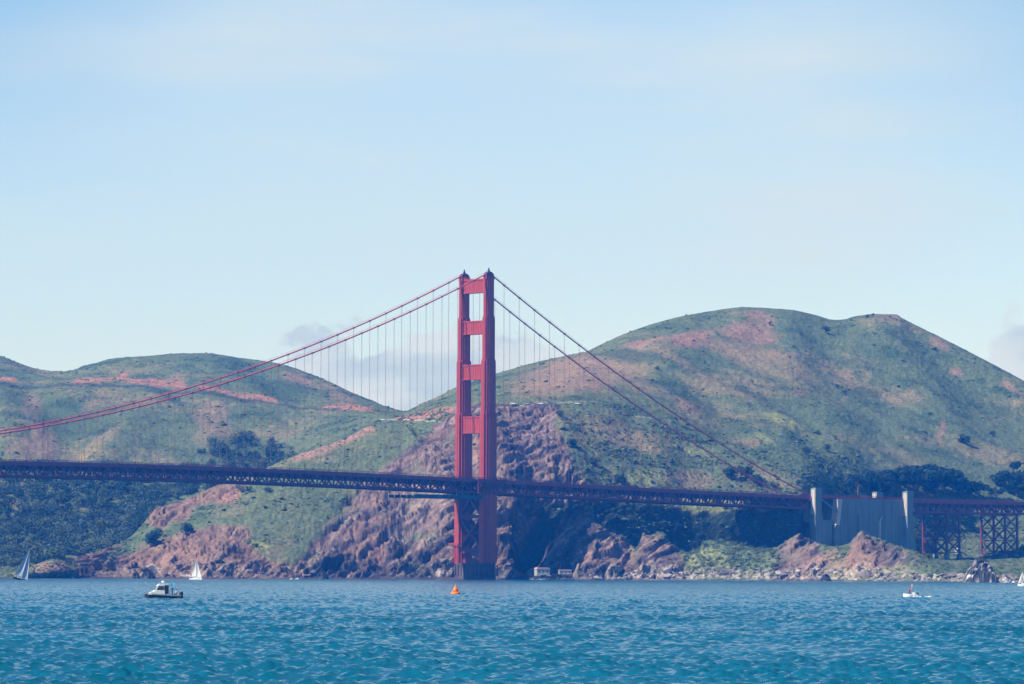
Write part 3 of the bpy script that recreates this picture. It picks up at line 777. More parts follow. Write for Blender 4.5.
def deck_parts(parent, t0, t1, red=M_ORANGE_SHADE):
    pn = 7.62; n = max(1, int(round((t1 - t0) / pn))); tt = [t0 + (t1 - t0) * i / n for i in range(n + 1)]
    slab = MB()
    for a, b in zip(tt[:-1], tt[1:]):
        za, zb = ZR(a), ZR(b)
        slab.add([(a,-13.2,za-2.2),(b,-13.2,zb-2.2),(b,13.2,zb-2.2),(a,13.2,za-2.2),(a,-13.2,za-1.35),(b,-13.2,zb-1.35),(b,13.2,zb-1.35),(a,13.2,za-1.35)],
                 [(0,3,2,1),(4,5,6,7),(0,1,5,4),(2,3,7,6)])
    deck = slab.build('roadway', M_ASPH, parent)
    for sy in (-1, 1):
        mb = MB(); y = sy * 14.0
        for i, (a, b) in enumerate(zip(tt[:-1], tt[1:])):
            za, zb = ZR(a), ZR(b)
            mb.beam((a, y, za - 3.6), (b, y, zb - 3.6), .9, .9)
            mb.beam((a, y, za - 11.2), (b, y, zb - 11.2), .9, 1.6)
            mb.beam((a, y, za - 4), (a, y, za - 11.2), .8, .8)
            if i % 2: mb.beam((a, y, za - 4), (b, y, zb - 11.2), .85, .85)
            else: mb.beam((a, y, za - 11.2), (b, y, zb - 4), .85, .85)
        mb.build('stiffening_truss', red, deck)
        mb = MB(); y = sy * 14.5
        for a, b in zip(tt[:-1], tt[1:]):
            za, zb = ZR(a), ZR(b)
            mb.beam((a, y, za - 2.6), (b, y, zb - 2.6), .25, 2.6)
            mb.beam((a, y, za - .12), (b, y, zb - .12), .2, .22)
            m_ = 5
            for k in range(m_):
                q = a + (b - a) * k / m_; zq = ZR(q); mb.box(q - .22, q + .22, y - .06, y + .06, zq - 1.3, zq - .2)
        mb.build('railing', M_RAIL, deck)
    fb = MB()
    for i, a in enumerate(tt):
        za = ZR(a)
        fb.box(a - .25, a + .25, -13.6, 13.6, za - 6.6, za - 2.2)
        fb.box((a + 3.8) - .2, (a + 3.8) + .2, -13.6, 13.6, za - 5.4, za - 2.2)
        fb.box(a - .3, a + .3, -13.6, 13.6, za - 11.8, za - 11.2)
        if i < n:
            b = tt[i+1]; s = 1 if i % 2 else -1
            fb.beam((a, -13.5*s, za - 11.5), (b, 0, ZR(b) - 11.5), .4, .4); fb.beam((a, 13.5*s, za - 11.55), (b, 0, ZR(b) - 11.55), .4, .4)
    for y in (-9, -4.5, 0, 4.5, 9):
        for a, b in zip(tt[:-1], tt[1:]): fb.beam((a, y, ZR(a) - 2.7), (b, y, ZR(b) - 2.7), .3, .9)
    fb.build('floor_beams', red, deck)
    return deck
deck = deck_parts(bridge, T_MID, T_PYL - 4)
deck.name = 'deck'
# lamp posts
base_lp = None
for i, t in enumerate(np.arange(-440, T_PYL - 15, 45.72)):
    for sy in (-1, 1):
        mb = MB(); z = ZR(t); y = sy * 13.4
        mb.tube([(t, y, z - 1.3), (t, y, z + 5.2), (t, y - sy * .5, z + 6.1), (t, y - sy * 2.0, z + 6.5)], [.16, .12, .1, .08], 5)
        mb.box(t - .25, t + .25, y - sy * 2.0 - .5, y - sy * 2.0 + .5, z + 6.1, z + 6.4)
        mb.build('lamp_post', M_ORANGE_SHADE, deck)
# hanging work platform under the deck beside the tower
ta, tb = bt(414, -14), bt(486, -14)
wp = empty('work_platform', (BX + U[0]*(ta+tb)/2, BY + U[1]*(ta+tb)/2, ZR(0) - 14), BA, label='long teal screened work platform slung under the deck beside the tower', cat='scaffold')
L = tb - ta; mb = MB()
mb.box(-L/2, L/2, -15, 15, -1.6, -1.2); mb.build('platform_floor', M_TEAL, wp)
for sy in (-1, 1):
    mb = MB(); mb.box(-L/2, L/2, sy*15 - .1, sy*15 + .1, -1.2, .8); mb.build('side_screen', M_TEAL, wp)
for k in range(13):
    x = -L/2 + L*k/12
    for sy in (-1, 1):
        mb = MB(); mb.beam((x, sy*14.6, -1.3), (x, sy*14.2, 2.0), .25); mb.build('hanger', M_GREY, wp)

# ------------------------------------------------------------------ concrete anchorage with its pylons
anch = empty('bridge_anchorage', (BX, BY, 0), BA, label='massive grey concrete anchorage block and pylons at the shore end of the bridge', cat='anchorage')
def shaft(mb, t, y, zt, wx_=7.0, wy_=5.0):
    mb.box(t - wx_*.75, t + wx_*.75, y - wy_*.75, y + wy_*.75, 8, 30)
    mb.box(t - wx_*.6, t + wx_*.6, y - wy_*.6, y + wy_*.6, 30, 52)
    mb.box(t - wx_/2, t + wx_/2, y - wy_/2, y + wy_/2, 52, zt - 1.2)
    mb.box(t - wx_/2 - .35, t + wx_/2 + .35, y - wy_/2 - .35, y + wy_/2 + .35, zt - 1.2, zt - .5)
    mb.box(t - wx_/2 + .4, t + wx_/2 - .4, y - wy_/2 + .4, y + wy_/2 - .4, zt - .5, zt)
    for s in (-1, 1):
        mb.box(t - wx_/2 - .2, t - wx_/2, y + s*1.4 - .3, y + s*1.4 + .3, 52, zt - 1.2)
        mb.box(t + s*2.2 - .3, t + s*2.2 + .3, y - wy_/2 - .2, y - wy_/2, 52, zt - 1.2)
for t in (T_PYL + 1, T_END + 3):
    mb = MB(); zt = ZR(t) + 5.2
    for sy in (-1, 1): shaft(mb, t, sy * 16.8, zt)
    mb.box(t - 3.6, t + 3.6, -14.4, 14.4, ZR(t) - 22, ZR(t) - 12.5)
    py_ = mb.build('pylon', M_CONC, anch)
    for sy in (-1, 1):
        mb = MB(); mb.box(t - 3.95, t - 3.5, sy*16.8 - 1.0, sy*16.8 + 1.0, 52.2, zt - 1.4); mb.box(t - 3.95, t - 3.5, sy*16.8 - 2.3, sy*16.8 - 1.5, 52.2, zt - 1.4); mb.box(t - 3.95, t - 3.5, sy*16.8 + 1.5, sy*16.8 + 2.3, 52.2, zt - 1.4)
        mb.build('sunlit_strip', M_LIT_CONC, py_)  # added pale slabs that paint sunlight on the shaft fronts
ts0 = bt(834.5, -14)
mb = MB(); zt = ZR(T_END) - 2.0
mb.prism([(ts0 + 1.5, 8), (T_END, 8), (T_END, zt), (ts0 + 4.5, zt), (ts0 - 1.5, 34)], -14.6, 14.6)
for k in range(4):
    x = ts0 + 10 + k * 15; mb.box(x, x + .8, -14.9, -14.6, 10, zt - 1)
mb.box(ts0 + 6, T_END - 3, -15.1, -14.6, zt - 3.2, zt - 2.2)
mb.box(ts0 + 26, ts0 + 29, -16.2, -14.6, 30, 52)
for k in range(9):
    x = ts0 + 6 + k * 8.6
    if x < T_END - 3: mb.box(x, x + .35, -14.95, -14.6, 30, zt - 3.3)
for z in (28, 36, 44, 52): mb.box(ts0 + 3, T_END - 3, -14.85, -14.6, z, z + .3)
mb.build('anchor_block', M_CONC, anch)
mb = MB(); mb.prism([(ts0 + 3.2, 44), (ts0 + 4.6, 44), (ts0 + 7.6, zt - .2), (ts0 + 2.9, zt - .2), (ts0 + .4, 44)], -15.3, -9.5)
mb.build('sunlit_end_face', M_LIT_CONC, anch)  # added pale slab that paints the block's end as sunlit
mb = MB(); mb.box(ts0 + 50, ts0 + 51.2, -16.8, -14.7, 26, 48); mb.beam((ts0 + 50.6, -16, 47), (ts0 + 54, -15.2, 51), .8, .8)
mb.build('buttress', M_LIT_CONC, anch)
mb = MB()
mb.beam((T_PYL + 5, -15, ZR(T_PYL) - 2.0), (ts0 + 2.5, -15, ZR(T_PYL) - 14), .9, 1.1)
mb.beam((T_PYL + 5, 15, ZR(T_PYL) - 2.0), (ts0 + 2.5, 15, ZR(T_PYL) - 14), .9, 1.1)
mb.box(T_PYL + 4.8, ts0 - 2, -13.0, 13.0, 8, 48)
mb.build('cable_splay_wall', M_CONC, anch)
mb = MB(); a, b = T_PYL + 5, T_END - 1
mb.box(a, b, -13.6, 13.6, zt, zt + .5)
mb.build('road_slab', M_ASPH, anch)
for sy in (-1, 1):
    mb = MB(); n = 22
    for k in range(n + 1):
        x = a + (b - a) * k / n; mb.box(x - .2, x + .2, sy*14.4 - .15, sy*14.4 + .15, ZR(x) - 2.2, ZR(x))
    mb.beam((a, sy*14.4, ZR(a)), (b, sy*14.4, ZR(b)), .35, .4); mb.beam((a, sy*14.4, ZR(a) - 1.7), (b, sy*14.4, ZR(b) - 1.7), .3, 1.6)
    mb.build('railing', M_ORANGE, anch)

# ------------------------------------------------------------------ steel approach viaduct
viad = empty('approach_viaduct', (BX, BY, 0), BA, label='steel truss approach viaduct on lattice towers right of the concrete anchorage', cat='viaduct')
t0 = T_END + 7
deck_parts(viad, t0, t0 + 290, M_ORANGE_SHADE)
def steel_tower(tc_, Lh, zb):
    mb = MB(); zt = ZR(tc_) - 12.2
    for sx in (-1, 1):
        for sy in (-1, 1):
            mb.beam((tc_ + sx*Lh*1.0, sy*13.0, zb), (tc_ + sx*Lh, sy*13.0, zt), 1.5)
    lv = np.linspace(zb + 1, zt - .6, 4)
    for z in lv:
        for s in (-1, 1):
            mb.beam((tc_ - Lh, s*13, z), (tc_ + Lh, s*13, z), .7); mb.beam((tc_ + s*Lh, -13, z), (tc_ + s*Lh, 13, z), .7)
    for z0_, z1_ in zip(lv[:-1], lv[1:]):
        for s in (-1, 1):
            mb.beam((tc_ - Lh, s*13, z0_), (tc_ + Lh, s*13, z1_), .85); mb.beam((tc_ - Lh, s*13 + .1, z1_), (tc_ + Lh, s*13 + .1, z0_), .85)
            for ya, yb in ((-13, 0), (0, 13)):
                mb.beam((tc_ + s*Lh, ya, z0_), (tc_ + s*Lh, yb, z1_), .85); mb.beam((tc_ + s*Lh + .1, ya, z1_), (tc_ + s*Lh + .1, yb, z0_), .85)
    for s in (-1, 1): mb.beam((tc_ + s*Lh, 0, zb), (tc_ + s*Lh, 0, zt), .7)
    o = mb.build('support_tower', M_ORANGE_SHADE, viad)
    for sx in (-1, 1):
        for sy in (-1, 1):
            mb = MB(); mb.box(tc_ + sx*Lh - 1.6, tc_ + sx*Lh + 1.6, sy*13 - 1.6, sy*13 + 1.6, zb - 14, zb); mb.build('footing', M_CONC, o)
for pc in (941, 999): steel_tower(bt(pc, 0), 7.6, 22)
steel_tower(bt(999, 0) + 74, 7.6, 24)

# ------------------------------------------------------------------ vegetation
def ico():
    t = (1 + 5 ** .5) / 2
    v = np.array([(-1,t,0),(1,t,0),(-1,-t,0),(1,-t,0),(0,-1,t),(0,1,t),(0,-1,-t),(0,1,-t),(t,0,-1),(t,0,1),(-t,0,-1),(-t,0,1)], float)
    v /= np.linalg.norm(v[0])
    f = np.array([(0,11,5),(0,5,1),(0,1,7),(0,7,10),(0,10,11),(1,5,9),(5,11,4),(11,10,2),(10,7,6),(7,1,8),(3,9,4),(3,4,2),(3,2,6),(3,6,8),(3,8,9),(4,9,5),(2,4,11),(6,2,10),(8,6,7),(9,8,1)])
    return v, f
IV, IF = ico()
RG = np.random.RandomState(23)
def leaf_crown(n, shape='round', seed=0):
    """unit crown (base 0, height 1, radius about .5) made of many small leaf clumps in lumpy masses"""
    rg = np.random.RandomState(seed)
    lobes = []
    for i in range(9):
        if shape == 'round': c = np.array([rg.uniform(-.28, .28), rg.uniform(-.28, .28), rg.uniform(.3, .8)]); r = rg.uniform(.16, .28)
        elif shape == 'flat': c = np.array([rg.uniform(-.42, .42), rg.uniform(-.42, .42), rg.uniform(.55, .82)]); r = rg.uniform(.13, .22)
        else: z = rg.uniform(.15, .9); c = np.array([rg.uniform(-.12, .12), rg.uniform(-.12, .12), z]); r = .25 * (1.05 - z) + .06
        lobes.append((c, r))
    vs_, fs = [], []
    for k in range(n):
        c, r = lobes[rg.randint(len(lobes))]
        d = rg.randn(3); d /= np.linalg.norm(d); p = c + d * r * rg.uniform(.7, 1.08)
        s = rg.uniform(.035, .075); a = rg.randn(3); a -= a.dot(d) * d * .6; a /= np.linalg.norm(a); b = np.cross(d, a)
        b /= np.linalg.norm(b)
        i = len(vs_)
        vs_ += [p + a*s, p + b*s*.8 + d*s*.3, p - a*s, p - b*s*.8 + d*s*.2]; fs.append((i, i+1, i+2, i+3))
    return np.array(vs_), np.array(fs)
def merged(name, protos, pos, scale, colors, m, smooth=False):
    """many small plants nobody could count, in one mesh"""
    VV, FF, CC = [], [], []; off = 0
    for i in range(len(pos)):
        pv, pf = protos[i % len(protos)]
        a = RG.rand() * 6.28; c, s_ = math.cos(a), math.sin(a)
        v = pv * scale[i]; v = np.stack([v[:, 0]*c - v[:, 1]*s_, v[:, 0]*s_ + v[:, 1]*c, v[:, 2]], 1) + pos[i]
        VV.append(v); FF.append(pf + off); off += len(v)
        CC.append(np.repeat(colors[i][None], len(v), 0) * (1 + .25 * RG.randn(len(v), 1)).clip(.5, 1.6))
    return npmesh(name, np.concatenate(VV), np.concatenate(FF), m, np.concatenate(CC).clip(.004, .9), smooth)
M_LEAF = mat('foliage', (.05, .08, .04), .85, vary=.3, scale=.5, attr=True, spec=.1)
# low scrub on the slopes
flat = T2.reshape(-1, 3); fpx, fpy = bpx.reshape(-1), bpy_.reshape(-1); fs_ = SS.reshape(-1)
nrw = rock.reshape(-1); nn = (n4 + .8 * n2).reshape(-1)
dens = (1 - nrw * .93) * (.12 + sstep(nn, -.05, .5) ** 1.5) * ((fs_ > 2.3) & (fs_ < 7.9)) * (fpx > -80) * (fpx < 1110)
dens = dens * (1 + 1.6 * ((fpx > 560) & (fpx < 830) & (fpy > 405) & (fpy < 500))) * np.where(fs_ > 6, .6, 1.0)
dens = dens * (1 - .75 * np.exp(-(((fpx - 580) / 70) ** 2 + ((fpy - 376) / 22) ** 2)))
q = dens / dens.sum()
idx = RG.choice(len(q), 24000, p=q)
pr = []
for k in range(6):
    v = IV * (1 + .28 * np.random.RandomState(k).randn(12, 1)); v = v * [.62, .62, .45]; v[:, 2] += .25; pr.append((v, IF))
sz = RG.uniform(.9, 1.0, len(idx)) * np.exp(RG.randn(len(idx)) * .42) * 1.4
pos = flat[idx] + RG.randn(len(idx), 3) * [.4, .4, .1]; pos[:, 2] -= .3 * sz
tone = RG.rand(len(idx), 1)
cc = np.array([.040, .068, .038]) * (1 - tone) + np.array([.090, .120, .058]) * tone
o = merged('scrub', pr, pos, sz, cc, M_LEAF); tag(o, 'low dark green coastal scrub dotting the slopes', 'scrub', kind='stuff')

# far off wood on the left slopes
wood_poly = [(-80, 590), (-80, 478), (40, 470), (130, 474), (205, 468), (222, 486), (170, 500), (150, 520), (128, 545), (95, 562), (40, 566), (-80, 570)]
wood_b = [(196, 470), (206, 452), (232, 440), (262, 436), (285, 444), (292, 460), (284, 472)]
wm = (region(fpx, fpy, wood_poly, 3) * (fs_ > 3.0) * (fs_ < 5.3) + region(fpx, fpy, wood_b, 7) * .45 * (fs_ > 4.2) * (fs_ < 5.9))
vis = wm * (.35 + .65 * sstep(fbm(fpx / 18, fpy / 12, 3, 201), -.25, .2))
idx = RG.choice(len(vis), 1500, p=vis / vis.sum())
crowns = [leaf_crown(230, 'round', k) for k in range(7)]
pos = flat[idx].copy(); sz = RG.uniform(6, 13, len(idx)); pos[:, 2] -= sz * .25
tone = np.clip(.45 + .9 * fbm(fpx[idx] / 14, fpy[idx] / 9, 3, 211) + .28 * RG.randn(len(idx)), 0, 1)[:, None] ** 1.3
cc = np.array([.016, .042, .032]) * (1 - tone) + np.array([.10, .135, .075]) * tone
o = merged('woods', crowns, pos, sz[:, None] * np.array([1.15, 1.15, 1.0]), cc, M_LEAF)
tag(o, 'dense dark green wood filling the valley above the cove', 'woods', kind='stuff')
# canopy above the shaded cliff and brush at its foot
bm1 = region(fpx, fpy, [(585,572),(600,555),(690,548),(720,541),(770,548),(800,556),(790,574),(690,574)], 3) * (fs_ > 1.9) * (fs_ < 3.3) * (1 - nrw)
bm2 = region(fpx, fpy, [(905,553),(940,563),(965,574),(1060,574),(1060,560),(960,556)], 3) * (fs_ > 2) * (fs_ < 4.4)
bm3 = cliff.reshape(-1) * (fs_ > 3.9) * .5
bm4 = region(fpx, fpy, [(560,503),(600,506),(655,508),(655,512),(560,512)], 2) * (fs_ > 4.8) * (fs_ < 5.3)
bm = bm1 + bm2 + bm3 * .15 + bm4
idx = RG.choice(len(bm), 800, p=bm / bm.sum()); pos = flat[idx].copy(); sz = RG.uniform(2.2, 5.0, len(idx)); pos[:, 2] -= sz * .3
tone = RG.rand(len(idx), 1)
cc = np.array([.025, .055, .035]) * (1 - tone) + np.array([.09, .13, .05]) * tone
o = merged('brush', [leaf_crown(90, 'round', 40 + k) for k in range(5)], pos, sz[:, None] * np.array([1.2, 1.2, .8]), cc, M_LEAF)
tag(o, 'green brush along the foot of the bluffs', 'brush', kind='stuff')

M_CYP = mat('cypress_foliage', (.014, .034, .030), .9, vary=.55, scale=.4, spec=.1)
M_CYP2 = mat('bush_foliage', (.022, .05, .036), .9, vary=.5, scale=.6, spec=.1)
def tree(px, py, hpx, shape, seed, label, group, name='cypress_tree', cat='tree', smin=4.2, smax=8, wide=1.0, m=None):
    p = surf(px, py, smin, smax); D = p.y; H = hpx * D / F
    t = empty(name, p, 0, label=label, cat=cat, group=group)
    cv, cf = leaf_crown(620 if hpx > 9 else 260, shape, seed)
    cv = cv * np.array([H * wide, H * wide, H]); cv[:, 2] -= H * .06
    c = npmesh('crown', cv, cf, m or M_CYP, None, False); c.parent = t
    rg = random.Random(seed); mb = MB()
    mb.tube([(0, 0, -H*.1), (H*.01, 0, H*.25), (-H*.01, H*.01, H*.6), (0, 0, H*.82)], [H*.045, H*.035, H*.02, H*.006], 7)
    for k in range(5):
        a = rg.random() * 6.28; z = H * rg.uniform(.25, .55)
        mb.tube([(0, 0, z), (math.cos(a)*H*.15*wide, math.sin(a)*H*.15*wide, z + H*.12), (math.cos(a)*H*.3*wide, math.sin(a)*H*.3*wide, z + H*.18)], [H*.018, H*.012, H*.005], 5)
    mb.build('trunk', M_BARK, t)
    return t
TLAB = ['low dark tree behind the left end of the anchorage wall, leftmost of the clump', 'dark tree just left of the far shaft showing above the anchorage wall', 'dark tree directly behind the far shaft above the anchorage wall',
 'tall dark tree just right of the far shaft above the anchorage wall', 'dark tree midway between the far shaft and the right pylon', 'tall dark tree just left of the right pylon', 'dark tree directly behind the right pylon top',
 'tall spreading dark tree just right of the right pylon', 'dark tree between the two tallest crowns right of the pylon', 'tallest dark crown standing over the first lattice tower', 'dark tree on the right shoulder of the tallest crown',
 'rounded dark tree above the gap right of the first lattice tower', 'lower dark tree stepping down right of the rounded one', 'small dark tree near the right end of the main clump', 'smallest dark tree at the right end of the main clump',
 'small dark tree peeping out at the upper left of the clump', 'upslope dark tree standing above the right pylon', 'upslope dark tree standing above the clump right of the pylon', 'small dark tree upslope of the second lattice tower, left of its neighbours',
 'round dark tree above the second lattice tower', 'small dark tree highest on the slope near the right edge', 'dark tree at the right edge halfway up to the highest one', 'dark tree by the right edge touching the viaduct railing',
 'low pointed dark tree above the second lattice tower beside the railing', 'dark tree cut by the right edge of the picture']
G1 = 'dark trees on the slope behind the anchorage'
TL = [(846,497,20),(858,496,25),(868,493,24),(880,497,30),(890,494,27),(900,497,32),(909,492,28),(918,497,34),(927,494,31),(935,497,34),(944,494,27),(953,497,25),(962,495,22),(971,498,19),(980,497,15),(874,486,16),(912,480,17),(930,478,15),(1000,486,17),(1006,490,22),(1013,474,14),(1020,488,20),(1016,497,18),(996,499,13),(1030,492,22)]
for i, (px, py, hp) in enumerate(TL):
    lb = TLAB[i]
    big = 'tallest-looking' if hp > 33 else ('tall' if hp >= 27 else ('mid-sized' if hp >= 18 else 'small'))
    side = 'above the tall right pylon' if 895 <= px <= 915 else ('above the anchorage wall' if px < 895 else ('above the first lattice tower' if px < 965 else ('between the two lattice towers' if px < 992 else 'at the right edge above the viaduct')))
    tree(px, py, hp, 'flat' if i % 3 else 'round', 300 + i, lb, G1, wide=1.25)
G2 = 'lone dark bushes on the open hillside'
SH = [(826,334,9,'large dark bush high on the right hill just under the saddle'),(867,317.5,4,'tiny dark bush on the skyline of the right summit'),(771,325,4,'low dark bush on the pink soil below the left summit'),
      (838,388,5,'upper bush of the dark line running down the mid hillside'),(845,395,6,'lower bush of the dark line running down the mid hillside'),(806,455,9,'rounded dark bush above the bridge left of its neighbour'),(826,451,8,'rounded dark bush above the bridge right of its neighbour'),
      (964,444,11,'wide dark bush on the right slope above the trees'),(993,437,7,'small dark bush near the right edge of the slope'),(930,415,4,'tiny lone bush in the middle of the right slope'),(657,370,5,'small upright bush on the tan spur of the hill'),
      (731,480,15,'dark tree leaning over the slope where the cables come down'),(744,477,14,'round dark tree between the two descending cables'),(757,485,13,'dark tree just right of the lower descending cable'),(775,489,9,'low dark tree above the far cable end'),(800,486,7,'small dark bush above the first pylon'),
      (622,484,12,'dark bush on the slope just above the deck'),(594,466,10,'dark bush on the upper part of the scrubby slope'),(842,482,8,'dark bush between anchorage wall and hillside'),(242,492,8,'dark flat-topped tree on the near ridge under the deck'),(249,492,7,'dark tree squeezed beside the flat-topped one under the deck'),(268,492,7,'lone dark tree under the deck right of the pair'),
      (546,383,4,'tiny dark bush on the tan slope right of the tower'),(354,432,4,'tiny dark bush on the pink road cut'),(186,533,12,'dark bush in the hollow of the near left bluff'),(151,545,17,'large dark bush at the left side of the near bluff'),(560,417,9,'dark bush below the cliff-top road'),(571,446,10,'dark bush at the right rim of the rock face')]
for i, (px, py, hp, lb) in enumerate(SH):
    tree(px, py, hp, 'round', 400 + i, lb, G2, name='bush', cat='bush', smin=1.9 if (px < 300 and py > 470) else 4.0, wide=1.35, m=M_CYP2)

# ------------------------------------------------------------------ shoreline boulders, rock islet
mk = ((fs_ > 1.25) & (fs_ < 2.25) & (fpx > 590) & (fpx < 1080)) * 1.0 + ((fs_ > 1.3) & (fs_ < 2.2) & (((fpx > 425) & (fpx < 455)) | ((fpx > 135) & (fpx < 320)) | ((fpx > 505) & (fpx < 590)))) * .35
idx = RG.choice(len(mk), 1100, p=mk / mk.sum()); pos = flat[idx].copy(); pos[:, 2] = np.maximum(pos[:, 2], .2)
sz = np.exp(RG.randn(len(idx)) * .7) * .85
tone = RG.rand(len(idx), 1) * np.where(fpx[idx] > 590, .45, .2)[:, None]
cc = np.array([.10, .085, .085]) * (1 - tone) + np.array([.50, .45, .42]) * tone
M_STONE = mat('boulder_stone', (.3, .28, .26), .9, vary=.25, scale=1.2, attr=True, bump=.3)
o = merged('shore_boulders', [(IV * (1 + .3 * np.random.RandomState(60 + k).randn(12, 1)) * [1, 1, .75], IF) for k in range(6)], pos, sz[:, None] * np.ones(3), cc, M_STONE)
tag(o, 'band of pale and dark boulders along the waterline', 'boulders', kind='stuff')

def crag(name, pts, D, thick, label, seed, pale=.5, cat='rock'):
    """free-standing rock: a lumpy solid fitted inside the silhouette pts=(px,py) closed along the water"""
    xs = np.linspace(pts[0][0], pts[-1][0], 64)
    top = np.interp(xs, [p[0] for p in pts], [p[1] for p in pts])
    base = water_at(float(xs.mean()), 580.0)
    nr = 34; V = []
    for j in range(nr):
        a = math.pi * j / (nr - 1)
        for i, x in enumerate(xs):
            q = P(x, top[i], D); zt = max(q[2], .3)
            hh = math.sin(a) ** .6 if 0 < j < nr - 1 else 0
            yo = -math.cos(a) * thick * (.35 + .65 * min(1, zt / 9))
            V.append((q[0], D + yo, zt * hh - (1.5 if hh == 0 else 0)))
    V = np.array(V).reshape(nr, len(xs), 3)
    a_, b2_ = V[..., 0] + V[..., 1] * .35, V[..., 1] * 1.3 + V[..., 2]
    n_ = 4.6 * (ridged(a_ / 5, b2_ / 4.5, 4, seed, .65) - .5) * np.sin(np.linspace(0, math.pi, nr))[:, None] ** .5 * np.sin(np.linspace(0.05, math.pi - .05, len(xs)))[None] ** .5
    V[..., 1] -= n_; V[..., 2] += n_ * .25
    t = sstep(fbm(a_ / 4, b2_ / 5, 4, seed + 3) + (pale - .62), -.10, .14) * (1 - .5 * sstep(V[..., 2], 5, 12))
    c = lerp(np.zeros(V.shape) + C(.05, .055, .065), np.zeros(V.shape) + C(.62, .56, .52), t)
    o = npmesh(name, V.reshape(-1, 3), grid_faces(nr, len(xs)), M_STONE, c.reshape(-1, 3), False)
    return tag(o, label, cat)
crag('sea_rock', [(962,583),(965,574),(970,566),(975,559),(979,556.5),(985,559),(991,565),(994,571),(997,579),(999,583)], 2560, 9, 'tall craggy sea rock streaked white, in front of the viaduct at right', 501, .40)
crag('sea_rock', [(1000,583),(1003,578),(1006,575),(1009,578),(1013,580),(1016,583)], 2550, 4, 'low pale rock just right of the tall craggy one', 507, .75)
crag('sea_rock', [(818,582),(822,577),(826,573),(829,576),(832,582)], 2840, 4, 'small dark rock at the waterline below the anchorage', 511, .1)
crag('sea_rock', [(529,578.5),(532,576.5),(540,575),(552,575.5),(560,574.5),(570,576),(575,578.5)], 2990, 5, 'dark rocky ledge carrying the white station house', 515, .35)
for k, (px, w, c_) in enumerate(((136,8,'dark boulder at the waterline left of the grey sailing boat'),(148,16,'dark pointed rock at the foot of the left bluff'),(70,13,'dark cleft rock beside the pink beach on the left'),(322,14,'dark rock left of the sea cave at the foot of the cliff'))):
    crag('sea_rock', [(px - w/2, 578.5), (px - w/4, 573), (px, 569 if w > 10 else 574), (px + w/3, 573), (px + w/2, 578.5)], 2870 if px < 200 else 2985, 5, c_, 520 + k, .12)

# ------------------------------------------------------------------ buildings on the shore
def house(p, w, d, h, roof_h, label, rz=0, name='station_house', roofm=None):
    t = empty(name, p, rz, label=label, cat='building')
    mb = MB(); mb.box(-w/2, w/2, -d/2, d/2, -3, h); mb.build('wall', M_PLASTER, t)
    mb = MB(); mb.prism([(-w/2 - .4, h), (w/2 + .4, h), (w/2 - .8, h + roof_h), (-w/2 + .8, h + roof_h)], -d/2 - .4, d/2 + .4); mb.build('roof', roofm or M_ROOF, t)
    n = max(1, int(w / 3))
    for k in range(n):
        x = -w/2 + (k + .5) * w / n
        mb = MB(); mb.box(x - .55, x + .55, -d/2 - .12, -d/2 + .02, h*.35, h*.75); mb.build('window', M_GLASS, t)
    mb = MB(); mb.box(w/2 - .02, w/2 + .1, -.6, .6, 0, 2.2); mb.build('door', M_GREY, t)
    return t
pz = P(542, 574, 2992); house(Vector(pz.tolist()), 10, 6, 3.4, 1.5, 'small white station house with pinkish roof on the ledge right of the tower', R(18))
pz = P(565, 574.5, 2996); house(Vector(pz.tolist()), 9, 5, 2.8, .8, 'low pale hut on the ledge right of the white station house', R(10), 'hut')
mb = MB(); a = P(552, 575, 2990); b = P(573, 575, 2992)
mb.beam((a[0], a[1], 2.5), (b[0], b[1], 2.5), .6, 3.6); o = mb.build('retaining_wall', M_PIER); tag(o, 'low dark retaining wall on the ledge beside the station house', 'wall')
p = surf(957.5, 553, 3, 6); house(p, 4.6, 4, 3.2, .8, 'tiny white hut under the first lattice tower', R(-10), 'hut', M_WHITE)

# ------------------------------------------------------------------ cars on the cliff road
def car(p, rz, m, label, group):
    t = empty('parked_car', p, rz, label=label, cat='car', group=group)
    mb = MB(); mb.prism([(-2.2,.35),(2.2,.35),(2.25,.8),(1.3,1.0),(.7,1.45),(-1.2,1.5),(-1.9,1.0),(-2.25,.9)], -.88, .88); mb.build('body', m, t)
    mb = MB(); mb.prism([(1.1,1.02),(.64,1.38),(-1.15,1.42),(-1.7,1.02)], -.9, .9); mb.build('window', M_GLASS, t)
    for sx in (-1.35, 1.35):
        for sy in (-1, 1):
            mb = MB(); mb.tube([(sx, sy*.72, .34), (sx, sy*.92, .34)], .34, 10); mb.build('wheel', M_DARK, t)
    return t
CARS = [(382,M_WHITE,'white car at the left end of the row parked on the near ridge'),(387,M_GREY,'grey car second from the left on the near ridge road'),(393,M_WHITE,'white car left of the small gap on the near ridge road'),(401,M_DARK,'black car parked in the middle of the near ridge row'),
        (408,M_WHITE,'white car right of the black one on the near ridge road'),(413,M_RED,'red car at the right end of the near ridge row'),(513,M_WHITE,'white car on the cliff-top road just right of the tower'),(527,M_GREY,'grey car on the cliff-top road'),(541,M_WHITE,'white car on the cliff-top road above the rock streaks'),(577,M_WHITE,'white car near the bend of the cliff-top road')]
for px, m, lb in CARS:
    p = surf(px, 420.5 if px < 450 else 404.5, 2.6 if px < 450 else 5, 8); car(p + Vector((0, -.6, .1)), R(rnd.uniform(-12, 12)), m, lb, 'cars parked on the cliff roads')

